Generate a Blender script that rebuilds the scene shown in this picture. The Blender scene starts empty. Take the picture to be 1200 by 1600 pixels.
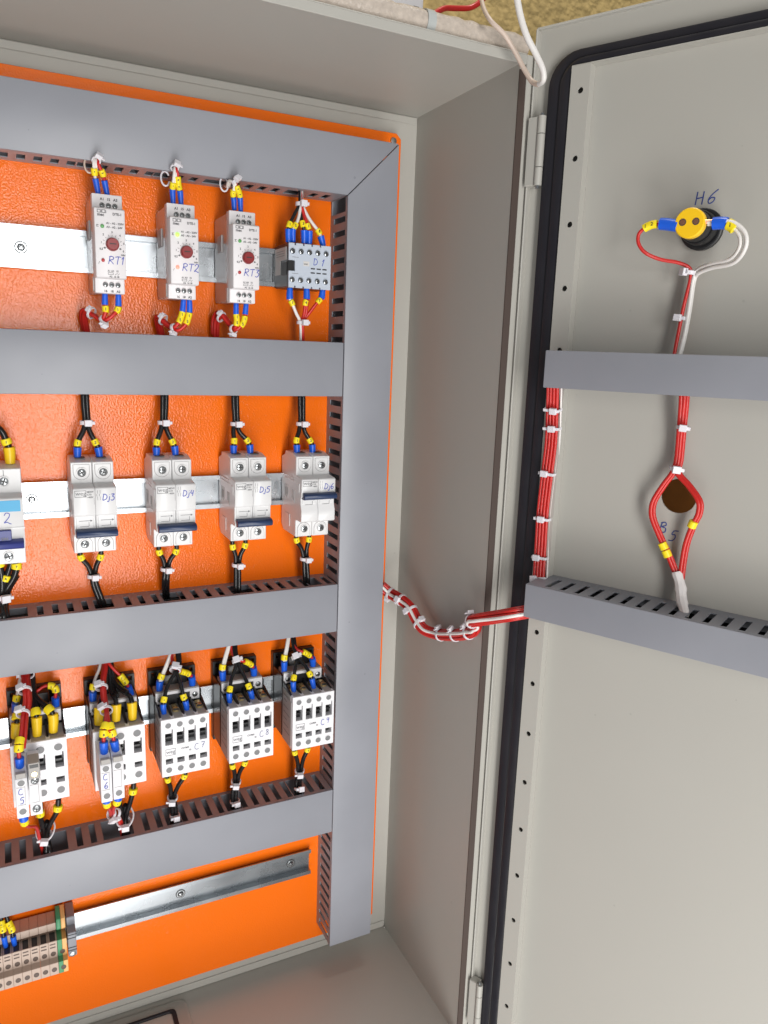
import bpy, bmesh, math, random
from mathutils import Vector, Matrix
random.seed(7)
S = 0.001            # everything below is written in millimetres
scene = bpy.context.scene
col = scene.collection

# ------------------------------------------------------------------ camera
cam = bpy.data.cameras.new('camera')
cam_o = bpy.data.objects.new('camera', cam); col.objects.link(cam_o)
cam.sensor_fit = 'VERTICAL'; cam.sensor_height = 24.0
cam.lens = 24.0 * 1193.684 / 1600.0
cam.clip_start = 0.01; cam.clip_end = 50.0
rx = Vector((0.89654932, -0.44150654, 0.03565505))
ry = Vector((0.05895092, 0.19871313, 0.97828313))
rz = -Vector((0.43900353, 0.87497718, -0.20418334))
mw = Matrix.Identity(4)
for i, v in enumerate((rx, ry, rz)):
    for j in range(3): mw[j][i] = v[j]
mw.translation = Vector((-290.16, -714.99, -187.73)) * S
cam_o.matrix_world = mw
scene.camera = cam_o

# ------------------------------------------------------------------ light
world = bpy.data.worlds.new('World'); scene.world = world; world.use_nodes = True
bg = world.node_tree.nodes['Background']
bg.inputs[0].default_value = (0.93, 0.97, 1.0, 1.0); bg.inputs[1].default_value = 0.21

def area(name, loc, target, sx, sy, power, colr):
    l = bpy.data.lights.new(name, 'AREA'); l.shape = 'RECTANGLE'
    l.size = sx*S; l.size_y = sy*S; l.energy = power; l.color = colr
    o = bpy.data.objects.new(name, l); col.objects.link(o)
    o.location = Vector(loc)*S
    o.rotation_euler = (Vector(target)-Vector(loc)).to_track_quat('-Z', 'Y').to_euler()
    return o
# a tall bright opening behind the photographer, and an unseen fill added above
# a tall bright doorway behind the photographer, plus added fills: low left for the door, overhead for the wall
area('doorway_light', (-195, -1600, -700), (-195, 0, -700), 330, 1650, 24.0, (1.0,.985,.965))
area('low_fill', (-500, -1300, -1700), (150, -250, -600), 1200, 900, 13.0, (1.0,.98,.96))
area('overhead_wall_fill', (150, -260, 1500), (150, -100, 0), 500, 500, 14.0, (1.0,.96,.9))
scene.view_settings.view_transform = 'Standard'
scene.view_settings.look = 'None'
scene.view_settings.exposure = 0.0
scene.view_settings.gamma = 1.0
scene.view_settings.use_curve_mapping = False

# ------------------------------------------------------------------ materials
MATS = {}
def mat(name, c, rough=0.5, metal=0.0, bump=None, var=0.0, vscale=30.0, coat=0.0, emit=None, spec=0.5, rvar=0.0, sss=0.0, trans=0.0, specks=None):
    m = bpy.data.materials.new(name); m.use_nodes = True
    nt = m.node_tree; b = nt.nodes['Principled BSDF']
    b.inputs['Base Color'].default_value = (*c, 1); b.inputs['Roughness'].default_value = rough
    b.inputs['Metallic'].default_value = metal
    b.inputs['Specular IOR Level'].default_value = spec
    if coat: b.inputs['Coat Weight'].default_value = coat; b.inputs['Coat Roughness'].default_value = 0.12
    if sss:
        b.inputs['Subsurface Weight'].default_value = sss; b.inputs['Subsurface Radius'].default_value = (.002, .002, .002)
    if trans: b.inputs['Transmission Weight'].default_value = trans
    if emit: b.inputs['Emission Color'].default_value = (*emit[0], 1); b.inputs['Emission Strength'].default_value = emit[1]
    tc = nt.nodes.new('ShaderNodeTexCoord')
    if var or rvar:
        n = nt.nodes.new('ShaderNodeTexNoise'); n.inputs['Scale'].default_value = vscale; n.inputs['Detail'].default_value = 5
        nt.links.new(tc.outputs['Object'], n.inputs['Vector'])
        if var:
            mr = nt.nodes.new('ShaderNodeMapRange'); mr.inputs['From Min'].default_value = .3; mr.inputs['From Max'].default_value = .7
            mr.inputs['To Min'].default_value = 1-var; mr.inputs['To Max'].default_value = 1+var
            nt.links.new(n.outputs['Fac'], mr.inputs['Value'])
            mx = nt.nodes.new('ShaderNodeVectorMath'); mx.operation = 'SCALE'; mx.inputs[0].default_value = c
            nt.links.new(mr.outputs[0], mx.inputs['Scale']); nt.links.new(mx.outputs[0], b.inputs['Base Color'])
        if rvar:
            mr2 = nt.nodes.new('ShaderNodeMapRange'); mr2.inputs['From Min'].default_value = .3; mr2.inputs['From Max'].default_value = .7
            mr2.inputs['To Min'].default_value = rough-rvar; mr2.inputs['To Max'].default_value = rough+rvar
            nt.links.new(n.outputs['Fac'], mr2.inputs['Value']); nt.links.new(mr2.outputs[0], b.inputs['Roughness'])
    if specks:
        # sparse small marks and dust specks of handling
        sc, th, k = specks
        vo = nt.nodes.new('ShaderNodeTexVoronoi'); vo.inputs['Scale'].default_value = sc
        nt.links.new(tc.outputs['Object'], vo.inputs['Vector'])
        n3 = nt.nodes.new('ShaderNodeTexNoise'); n3.inputs['Scale'].default_value = sc*.3; nt.links.new(tc.outputs['Object'], n3.inputs['Vector'])
        mt = nt.nodes.new('ShaderNodeMath'); mt.operation = 'MULTIPLY'; mt.inputs[1].default_value = th*2.2; nt.links.new(n3.outputs['Fac'], mt.inputs[0])
        lt = nt.nodes.new('ShaderNodeMath'); lt.operation = 'LESS_THAN'; nt.links.new(vo.outputs['Distance'], lt.inputs[0]); nt.links.new(mt.outputs[0], lt.inputs[1])
        s2 = nt.nodes.new('ShaderNodeMapRange'); s2.inputs['To Min'].default_value = 1.0; s2.inputs['To Max'].default_value = k; nt.links.new(lt.outputs[0], s2.inputs['Value'])
        m3 = nt.nodes.new('ShaderNodeVectorMath'); m3.operation = 'SCALE'; m3.inputs[0].default_value = c
        if b.inputs['Base Color'].links: nt.links.new(b.inputs['Base Color'].links[0].from_socket, m3.inputs[0])
        nt.links.new(s2.outputs[0], m3.inputs['Scale']); nt.links.new(m3.outputs[0], b.inputs['Base Color'])
    if bump:
        scale, strength, dist = bump
        n2 = nt.nodes.new('ShaderNodeTexNoise'); n2.inputs['Scale'].default_value = scale; n2.inputs['Detail'].default_value = 1.5
        bp = nt.nodes.new('ShaderNodeBump'); bp.inputs['Strength'].default_value = strength; bp.inputs['Distance'].default_value = dist
        nt.links.new(tc.outputs['Object'], n2.inputs['Vector']); nt.links.new(n2.outputs['Fac'], bp.inputs['Height'])
        nt.links.new(bp.outputs['Normal'], b.inputs['Normal'])
    MATS[name] = m
    return m
mat('paint_grey', (.43,.417,.378), .46, bump=(330, .07, .0005), rvar=.06, vscale=14, specks=(38, .03, .88))
mat('duct_grey', (.262,.27,.302), .42, var=.07, vscale=9, rvar=.10, specks=(40, .03, .8), bump=(16, .12, .004))
mat('orange_paint', (.91,.165,.007), .13, bump=(620, .40, .0007), spec=.32)
mat('zinc', (.42,.45,.475), .27, metal=1.0, var=.05, vscale=28, rvar=.03)
mat('steel', (.42,.44,.45), .3, metal=1.0)
mat('brass', (.70,.52,.26), .3, metal=1.0)
mat('breaker_white', (.74,.735,.735), .36)
mat('white_plastic', (.78,.77,.79), .42)
mat('relay_front', (.76,.73,.74), .42)
mat('relay_body', (.33,.30,.29), .16)
mat('mini_front', (.50,.55,.63), .45)
mat('label_white', (.62,.60,.58), .5)
mat('grey_label', (.40,.38,.38), .5)
mat('terminal_grey', (.36,.34,.32), .5)
mat('hole_grey', (.19,.19,.195), .5)
mat('black_plastic', (.010,.010,.011), .38)
mat('dark', (.022,.022,.024), .5)
mat('blue', (.012,.115,.70), .3)
mat('yellow', (.93,.74,.015), .42)
mat('yellow_cap', (.86,.56,.012), .4)
mat('red_wire', (.56,.022,.018), .33)
mat('dark_red_wire', (.36,.016,.014), .33)
mat('white_wire', (.76,.73,.70), .38)
mat('tan_cable', (.62,.50,.42), .45)
mat('black_wire', (.009,.009,.010), .24)
mat('tie', (.74,.72,.76), .4, sss=.3)
mat('navy', (.018,.038,.105), .36)
mat('indigo', (.035,.045,.22), .36)
mat('cyan_strip', (.05,.36,.62), .45)
mat('ink', (.035,.06,.42), .5)
mat('ink_black', (.03,.03,.035), .6)
mat('ink_grey', (.13,.13,.14), .6)
mat('rubber', (.013,.012,.017), .42, rvar=.1, vscale=40)
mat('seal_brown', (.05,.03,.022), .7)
mat('foam', (.52,.45,.385), .3, bump=(600, .4, .0015), var=.12, vscale=260)
mat('foam_tape', (.46,.48,.47), .2)
mat('plaster', (.62,.45,.18), .8, bump=(110, .8, .005), var=.14, vscale=90)
mat('wood', (.58,.26,.08), .5, var=.2, vscale=25)
mat('terminal_beige', (.50,.385,.315), .5)
mat('terminal_green', (.07,.29,.14), .5)
mat('terminal_sand', (.82,.46,.17), .5)
mat('lamp_yellow', (.95,.58,.01), .38)
mat('dial_red', (.24,.012,.014), .35)
mat('led_green', (.10,.35,.10), .3)
mat('led_red', (.45,.015,.02), .3)
mat('led_green_lit', (.3,.8,.1), .3, emit=((.38,1.0,.10), 1.3))
mat('led_red_lit', (.8,.2,.15), .3, emit=((1.0,.25,.18), 1.2))
mat('copper', (.75,.36,.22), .35, metal=1.0)
mat('tape_white', (.74,.70,.68), .6)
mat('hole_brown', (.10,.065,.05), .5)
mat('ink_pale', (.13,.15,.30), .6)
mat('ink_navy', (.035,.06,.24), .6)
mat('ink_side', (.42,.41,.41), .6)


# ------------------------------------------------------------------ mesh helpers
def V3(p): return Vector(p)
class B:
    def __init__(s): s.bm = bmesh.new()
    def quad(s, *ps):
        return s.bm.faces.new([s.bm.verts.new(p) for p in ps])
    def box(s, x0, x1, y0, y1, z0, z1, T=None):
        x0, x1 = min(x0, x1), max(x0, x1); y0, y1 = min(y0, y1), max(y0, y1); z0, z1 = min(z0, z1), max(z0, z1)
        c = [(x0,y0,z0),(x1,y0,z0),(x1,y1,z0),(x0,y1,z0),(x0,y0,z1),(x1,y0,z1),(x1,y1,z1),(x0,y1,z1)]
        if T: c = [T(*p) for p in c]
        v = [s.bm.verts.new(p) for p in c]
        for f in ((3,2,1,0),(4,5,6,7),(0,1,5,4),(1,2,6,5),(2,3,7,6),(3,0,4,7)): s.bm.faces.new([v[i] for i in f])
        return s
    def prism(s, poly, a0, a1, axis='x', T=None):
        def mk(p, a):
            q = (a, p[0], p[1]) if axis == 'x' else ((p[0], a, p[1]) if axis == 'y' else (p[0], p[1], a))
            return T(*q) if T else q
        lo = [s.bm.verts.new(mk(p, a0)) for p in poly]; hi = [s.bm.verts.new(mk(p, a1)) for p in poly]
        n = len(poly)
        s.bm.faces.new(lo[::-1]); s.bm.faces.new(hi)
        for i in range(n): s.bm.faces.new((lo[i], lo[(i+1)%n], hi[(i+1)%n], hi[i]))
        return s
    def lathe(s, p0, d, prof, n=16):
        # prof: list of (t along d, radius); closed at zero radius ends
        p0 = V3(p0); d = V3(d).normalized()
        a = Vector((0,0,1)) if abs(d.z) < .9 else Vector((1,0,0))
        u = d.cross(a).normalized(); w = d.cross(u)
        rings = []
        for t, r in prof:
            c = p0 + d*t
            if r < 1e-6: rings.append([s.bm.verts.new(c)])
            else: rings.append([s.bm.verts.new(c + u*(r*math.cos(2*math.pi*i/n)) + w*(r*math.sin(2*math.pi*i/n))) for i in range(n)])
        for A, Bq in zip(rings[:-1], rings[1:]):
            for i in range(n):
                j = (i+1) % n
                if len(A) == 1 and len(Bq) == 1: continue
                if len(A) == 1: s.bm.faces.new((A[0], Bq[j], Bq[i]))
                elif len(Bq) == 1: s.bm.faces.new((A[i], A[j], Bq[0]))
                else: s.bm.faces.new((A[i], A[j], Bq[j], Bq[i]))
        return s
    def cyl(s, p0, p1, r, n=12, r1=None):
        p0 = V3(p0); p1 = V3(p1); L = (p1-p0).length
        return s.lathe(p0, p1-p0, [(0,0),(0,r),(L,r if r1 is None else r1),(L,0)], n)
    def tube(s, pts, r, n=8, caps=True):
        pts = [V3(p) for p in pts]; m = len(pts)
        rs = r if isinstance(r, (list, tuple)) else [r]*m
        t0 = (pts[1]-pts[0]).normalized()
        a = Vector((0,0,1)) if abs(t0.z) < .9 else Vector((1,0,0))
        u = t0.cross(a).normalized(); rings = []
        for i in range(m):
            t = (pts[min(i+1,m-1)]-pts[max(i-1,0)]).normalized()
            u = (u - t*u.dot(t)).normalized(); w = t.cross(u)
            rings.append([s.bm.verts.new(pts[i] + u*(rs[i]*math.cos(2*math.pi*k/n)) + w*(rs[i]*math.sin(2*math.pi*k/n))) for k in range(n)])
        for A, Bq in zip(rings[:-1], rings[1:]):
            for i in range(n): s.bm.faces.new((A[i], A[(i+1)%n], Bq[(i+1)%n], Bq[i]))
        if caps: s.bm.faces.new(rings[0][::-1]); s.bm.faces.new(rings[-1])
        return s
    def holed(s, a0, a1, b0, b1, c0, c1, holes, T):
        # slab in the (a, b) plane between c0 and c1 with rectangular holes; T(a,b,c) -> xyz
        A = sorted({a0, a1, *[min(max(h[0], a0), a1) for h in holes], *[min(max(h[1], a0), a1) for h in holes]})
        Bb = sorted({b0, b1, *[min(max(h[2], b0), b1) for h in holes], *[min(max(h[3], b0), b1) for h in holes]})
        inh = lambda x, y: any(h[0] < x < h[1] and h[2] < y < h[3] for h in holes)
        na, nb = len(A)-1, len(Bb)-1
        solid = [[not inh((A[i]+A[i+1])/2, (Bb[j]+Bb[j+1])/2) for j in range(nb)] for i in range(na)]
        vs = {}
        def v(i, j, k):
            key = (i, j, k)
            if key not in vs: vs[key] = s.bm.verts.new(T(A[i], Bb[j], (c0, c1)[k]))
            return vs[key]
        ok = lambda i, j: 0 <= i < na and 0 <= j < nb and solid[i][j]
        for i in range(na):
            for j in range(nb):
                if not solid[i][j]: continue
                s.bm.faces.new((v(i,j,0), v(i,j+1,0), v(i+1,j+1,0), v(i+1,j,0)))
                s.bm.faces.new((v(i,j,1), v(i+1,j,1), v(i+1,j+1,1), v(i,j+1,1)))
                if not ok(i-1,j): s.bm.faces.new((v(i,j,0), v(i,j,1), v(i,j+1,1), v(i,j+1,0)))
                if not ok(i+1,j): s.bm.faces.new((v(i+1,j,0), v(i+1,j+1,0), v(i+1,j+1,1), v(i+1,j,1)))
                if not ok(i,j-1): s.bm.faces.new((v(i,j,0), v(i+1,j,0), v(i+1,j,1), v(i,j,1)))
                if not ok(i,j+1): s.bm.faces.new((v(i,j+1,0), v(i,j+1,1), v(i+1,j+1,1), v(i+1,j+1,0)))
        return s
    def mesh(s, name, m, bev=0, seg=1, ang=35):
        bmesh.ops.recalc_face_normals(s.bm, faces=s.bm.faces)
        if bev:
            es = [e for e in s.bm.edges if len(e.link_faces) == 2 and e.calc_face_angle(0) > math.radians(40)]
            bmesh.ops.bevel(s.bm, geom=es, offset=bev, segments=seg, affect='EDGES', clamp_overlap=True, profile=0.5)
        bmesh.ops.scale(s.bm, vec=(S, S, S), verts=s.bm.verts)
        me = bpy.data.meshes.new(name); s.bm.to_mesh(me); s.bm.free()
        me.polygons.foreach_set('use_smooth', [True]*len(me.polygons)); me.set_sharp_from_angle(angle=math.radians(ang))
        me.materials.append(MATS[m])
        return me
    def obj(s, name, m, parent=None, bev=0, seg=1, ang=35, loc=(0,0,0), label=None):
        return place(name, s.mesh(name, m, bev, seg, ang), parent, loc, label)
def place(name, me, parent=None, loc=(0,0,0), label=None):
    o = bpy.data.objects.new(name, me); col.objects.link(o)
    if parent is not None: o.parent = parent
    o.location = Vector(loc)*S
    if label: o['label'] = label
    return o
CACHE = {}
def shared(key, fn):
    if key not in CACHE: CACHE[key] = fn()
    return CACHE[key]
def tag(o, label, cat, group=None):
    o['label'] = label; o['category'] = cat
    if group: o['group'] = group
    return o
def thing(name, label, cat, loc=(0,0,0), group=None, rotz=0.0, parent=None):
    o = bpy.data.objects.new(name, None); col.objects.link(o); o.empty_display_size = .01
    o.location = Vector(loc)*S; o.rotation_euler = (0, 0, rotz)
    return tag(o, label, cat, group)
def structure(o): o['kind'] = 'structure'; return o
def copy_tree(src, parent=None):
    c = src.copy(); col.objects.link(c); c.parent = parent
    for ch in src.children: copy_tree(ch, c)
    return c

def smooth(pts, k=6):
    P = [V3(p) for p in pts]; P = [P[0]*2-P[1]] + P + [P[-1]*2-P[-2]]; out = []
    for i in range(1, len(P)-2):
        p0, p1, p2, p3 = P[i-1:i+3]
        # centripetal Catmull-Rom keeps tight bends free of loops
        t1 = max((p1-p0).length, 1e-4)**.5; t2 = t1+max((p2-p1).length, 1e-4)**.5; t3 = t2+max((p3-p2).length, 1e-4)**.5
        for q in range(k):
            t = t1+(t2-t1)*q/k
            a1 = p0*((t1-t)/t1)+p1*(t/t1); a2 = p1*((t2-t)/(t2-t1))+p2*((t-t1)/(t2-t1)); a3 = p2*((t3-t)/(t3-t2))+p3*((t-t2)/(t3-t2))
            b1 = a1*((t2-t)/t2)+a2*(t/t2); b2 = a2*((t3-t)/(t3-t1))+a3*((t-t1)/(t3-t1))
            out.append(b1*((t2-t)/(t2-t1))+b2*((t-t1)/(t2-t1)))
    out.append(P[-2]); return out
def along(path, s0, s1, step=1.5):
    # points of the polyline between arc lengths s0 and s1
    acc = [0.0]
    for a, b in zip(path[:-1], path[1:]): acc.append(acc[-1]+(b-a).length)
    def at(s):
        for i in range(len(path)-1):
            if s <= acc[i+1] or i == len(path)-2:
                f = (s-acc[i])/max(acc[i+1]-acc[i], 1e-6); return path[i].lerp(path[i+1], f)
    n = max(2, int((s1-s0)/step)+1)
    return [at(s0+(s1-s0)*i/(n-1)) for i in range(n)]
def arc_of(path, p):
    best, bs, acc = 1e9, 0, 0
    p = V3(p)
    for i, q in enumerate(path):
        if i: acc += (q-path[i-1]).length
        d = (q-p).length
        if d < best: best, bs = d, acc
    return bs

# ------------------------------------------------------------------ lettering
def text_mesh(t, size, m, bold=False):
    def mk():
        cu = bpy.data.curves.new('lettering', 'FONT'); cu.body = t; cu.size = 1.0; cu.resolution_u = 2
        cu.extrude = 0.0; cu.offset = 0.03 if bold else 0.0
        ob = bpy.data.objects.new('lettering', cu); col.objects.link(ob)
        me = bpy.data.meshes.new_from_object(ob); bpy.data.objects.remove(ob)
        for v in me.vertices: v.co = Vector((v.co.x*size*S, 0, v.co.y*size*S))
        me.materials.clear(); me.materials.append(MATS[m]); return me
    return shared(('t', t, size, m, bold), mk)
def text(t, x, y, z, size, m, parent, bold=True):
    return place('lettering', text_mesh(t, size, m, bold), parent, (x, y, z))
GL = {
 'R': (.7, [[(0,0),(.08,.5),(.12,1)],[(.0,.9),(.3,1),(.6,.85),(.5,.6),(.12,.48),(.35,.3),(.65,0)]]),
 'T': (.75, [[(0,.92),(.4,1),(.75,.97)],[(.42,1),(.36,.5),(.33,0)]]),
 '1': (.3, [[(0,.7),(.22,1),(.18,.5),(.15,0)]]),
 '2': (.6, [[(.02,.75),(.2,1),(.5,.9),(.45,.6),(.15,.2),(0,.02),(.25,.08),(.45,-.05),(.62,-.12)]]),
 '3': (.55, [[(.05,.95),(.5,.95),(.22,.6),(.5,.45),(.45,.1),(.2,-.05),(0,.05)]]),
 '4': (.6, [[(.2,1),(.05,.5),(.5,.5)],[(.5,.95),(.42,.45),(.38,0)]]),
 '5': (.6, [[(.6,1),(.2,.95),(.12,.6),(.4,.6),(.5,.3),(.35,.02),(0,0)]]),
 '6': (.55, [[(.45,1),(.15,.65),(.02,.25),(.2,0),(.45,.12),(.45,.38),(.2,.42),(.05,.25)]]),
 '7': (.55, [[(0,.95),(.55,.98),(.35,.5),(.2,0)],[(.15,.5),(.5,.52)]]),
 '8': (.55, [[(.45,.85),(.2,1),(.08,.78),(.4,.45),(.42,.12),(.18,0),(.03,.18),(.25,.5),(.48,.8)]]),
 '9': (.5, [[(.45,.85),(.2,1),(.05,.75),(.2,.58),(.45,.8),(.45,1),(.4,.5),(.25,0)]]),
 'D': (.65, [[(.12,.95),(.05,.5),(0,.02)],[(0,.98),(.35,.95),(.62,.6),(.45,.15),(0,0)]]),
 'j': (.35, [[(.25,.6),(.22,.1),(.1,-.25),(-.08,-.2)],[(.27,.85),(.28,.9)]]),
 'C': (.6, [[(.55,.9),(.3,1),(.05,.6),(.08,.15),(.35,0),(.6,.12)]]),
 'H': (.65, [[(.1,1),(.05,.5),(0,0)],[(.6,1),(.55,.5),(.5,0)],[(.05,.48),(.55,.55)]]),
 'B': (.65, [[(.12,.95),(.05,.5),(0,.02)],[(.0,.9),(.4,1),(.5,.75),(.15,.55),(.5,.45),(.5,.1),(.02,0)]]),
}
def handwriting(t, x, y, z, h, parent, m='ink', r=.29, slant=0.0, gap=.22, plane=None, rise=0.0, step=None):
    b = B(); cx = 0.0; cz = 0.0
    for ch in t:
        if ch == ' ': cx += .35; continue
        w, strokes = GL[ch]
        for st in strokes:
            pts = smooth([(x+(cx+p[0]+slant*p[1])*h, y, z+(cz+p[1]+rise*(cx+p[0]))*h) for p in st], 4)
            b.tube(pts, r, 5)
        if step: cx += step[0]; cz += step[1]
        else: cx += w+gap
    # flatten on the surface
    for v in b.bm.verts: v.co.y = y+(v.co.y-y)*.35
    return b.obj('handwriting', m, parent, ang=80)

# ------------------------------------------------------------------ shared small parts
def screw_head(r):
    def mk():
        b = B(); b.lathe((0,0,0), (0,-1,0), [(0,r),(.5,r),(.9,r*.7),(.9,0)], 14)
        return b.mesh('screw', 'steel', ang=40)
    return shared(('screw', r), mk)
def screw_slot(r):
    def mk():
        b = B(); b.box(-r*.8, r*.8, -1.0, -.85, -r*.17, r*.17); b.box(-r*.17, r*.17, -1.02, -.86, -r*.7, r*.7)
        return b.mesh('slot', 'dark')
    return shared(('slot', r), mk)
def well_ring(ri, ro, m, n=18, h=.9):
    return shared(('well', ri, ro, m, h), lambda: B().lathe((0,0,0), (0,-1,0), [(0,ro),(h,ro),(h,ri),(.02,ri)], n).mesh('collar', m, ang=40))
def disc(r, m, n=18, h=.25):
    return shared(('disc', r, m, h), lambda: B().lathe((0,0,0), (0,-1,0), [(0,r),(h,r),(h,0)], n).mesh('disc', m, ang=40))
def terminal_screw(parent, x, y, z, r, collar='white_plastic', cr=1.35, hole='dark', tilt=None):
    c = place('screw_well', well_ring(r*1.05, r*cr, collar), parent, (x, y, z))
    place('hole', disc(r*1.05, hole), c)  # flat disc; a dark one stands for the shade inside the well
    t = place('terminal_screw', screw_head(r*.88), c, (0, -.2, 0))
    t.rotation_euler = (0, random.uniform(0, 3), 0)
    place('slot', screw_slot(r*.88), c, (0, -.2, 0)).rotation_euler = t.rotation_euler
    return c
def plain_hole(parent, x, y, z, r, m='hole_grey', collar='white_plastic'):
    c = place('screw_hole', well_ring(r, r*1.18, collar, h=.35), parent, (x, y, z)); place('screw', disc(r, m, h=.12), c); return c

# ------------------------------------------------------------------ cables
def tie(parent, p, d, r, head=(0,-1,0), m='tie', hs=1.0, w=2.6):
    d = V3(d).normalized(); p = V3(p)
    b = B()
    b.lathe(p-d*(w/2), d, [(0,r),(0,r+.9),(w,r+.9),(w,r),(0,r)], 14)
    h = V3(head); h = (h-d*h.dot(d)).normalized(); s = d.cross(h)
    c = p+h*(r+1.0)
    def T(x, y, z): return c + s*x + d*y + h*z
    b.box(-2.4*hs, 2.4*hs, -2.2*hs, 2.2*hs, -.6, 2.6*hs, T)
    b.box(2.2*hs, 4.6*hs, -1.3, 1.3, .3, 1.4, T)
    return b.obj('cable_tie', m, parent, bev=.25)
def sleeve(parent, path, s0, s1, r0, r1, m, name):
    pts = along(path, s0, s1, 1.2); n = len(pts)
    rs = [r0+(r1-r0)*i/(n-1) for i in range(n)]
    pts = [pts[0]] + pts + [pts[-1]]; rs = [rs[0]*.8] + rs + [rs[-1]*.85]
    pts[0] = pts[1]-(pts[2]-pts[1])*.25; pts[-1] = pts[-2]+(pts[-2]-pts[-3])*.15
    return B().tube(pts, rs, 12).obj(name, m, parent, ang=50)
def marker(parent, path, s, r, t, ln=4.6):
    o = sleeve(parent, path, s-ln/2, s+ln/2, r, r, 'yellow', 'cable_marker')
    q = along(path, s-.5, s+.5, 1)
    p = q[0].lerp(q[-1], .5); d = (q[-1]-q[0]).normalized()
    me = text_mesh(t, 3.2, 'ink_black', True)
    l = place('lettering', me, o, p+Vector((-1.0, -r-.12, -1.1)))
    return o
def lead(parent, pts, wm, r=1.7, fr=None, fm='blue', mk=(), mr=None, mat_name='wire', flen=None):
    # pts[0] sits in the terminal, pts[1] is the far end of the ferrule, pts[2] carries the marker
    path = smooth(pts, 5)
    B().tube(path, r, 8).obj('wire', wm, parent, ang=80)
    if fr:
        s1 = arc_of(path, pts[1]) if flen is None else flen
        sleeve(parent, path, 0, s1, fr*.82, fr, fm, 'ferrule')
    for i, (off, t) in enumerate(mk):
        s = arc_of(path, pts[2])+off if fr else off
        marker(parent, path, s, mr or r+1.0, t)
    return path
def bundle(name, label, group=None, origin=None, cat='cable bundle'):
    return thing(name, label, cat, (0,0,0), group)
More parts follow.
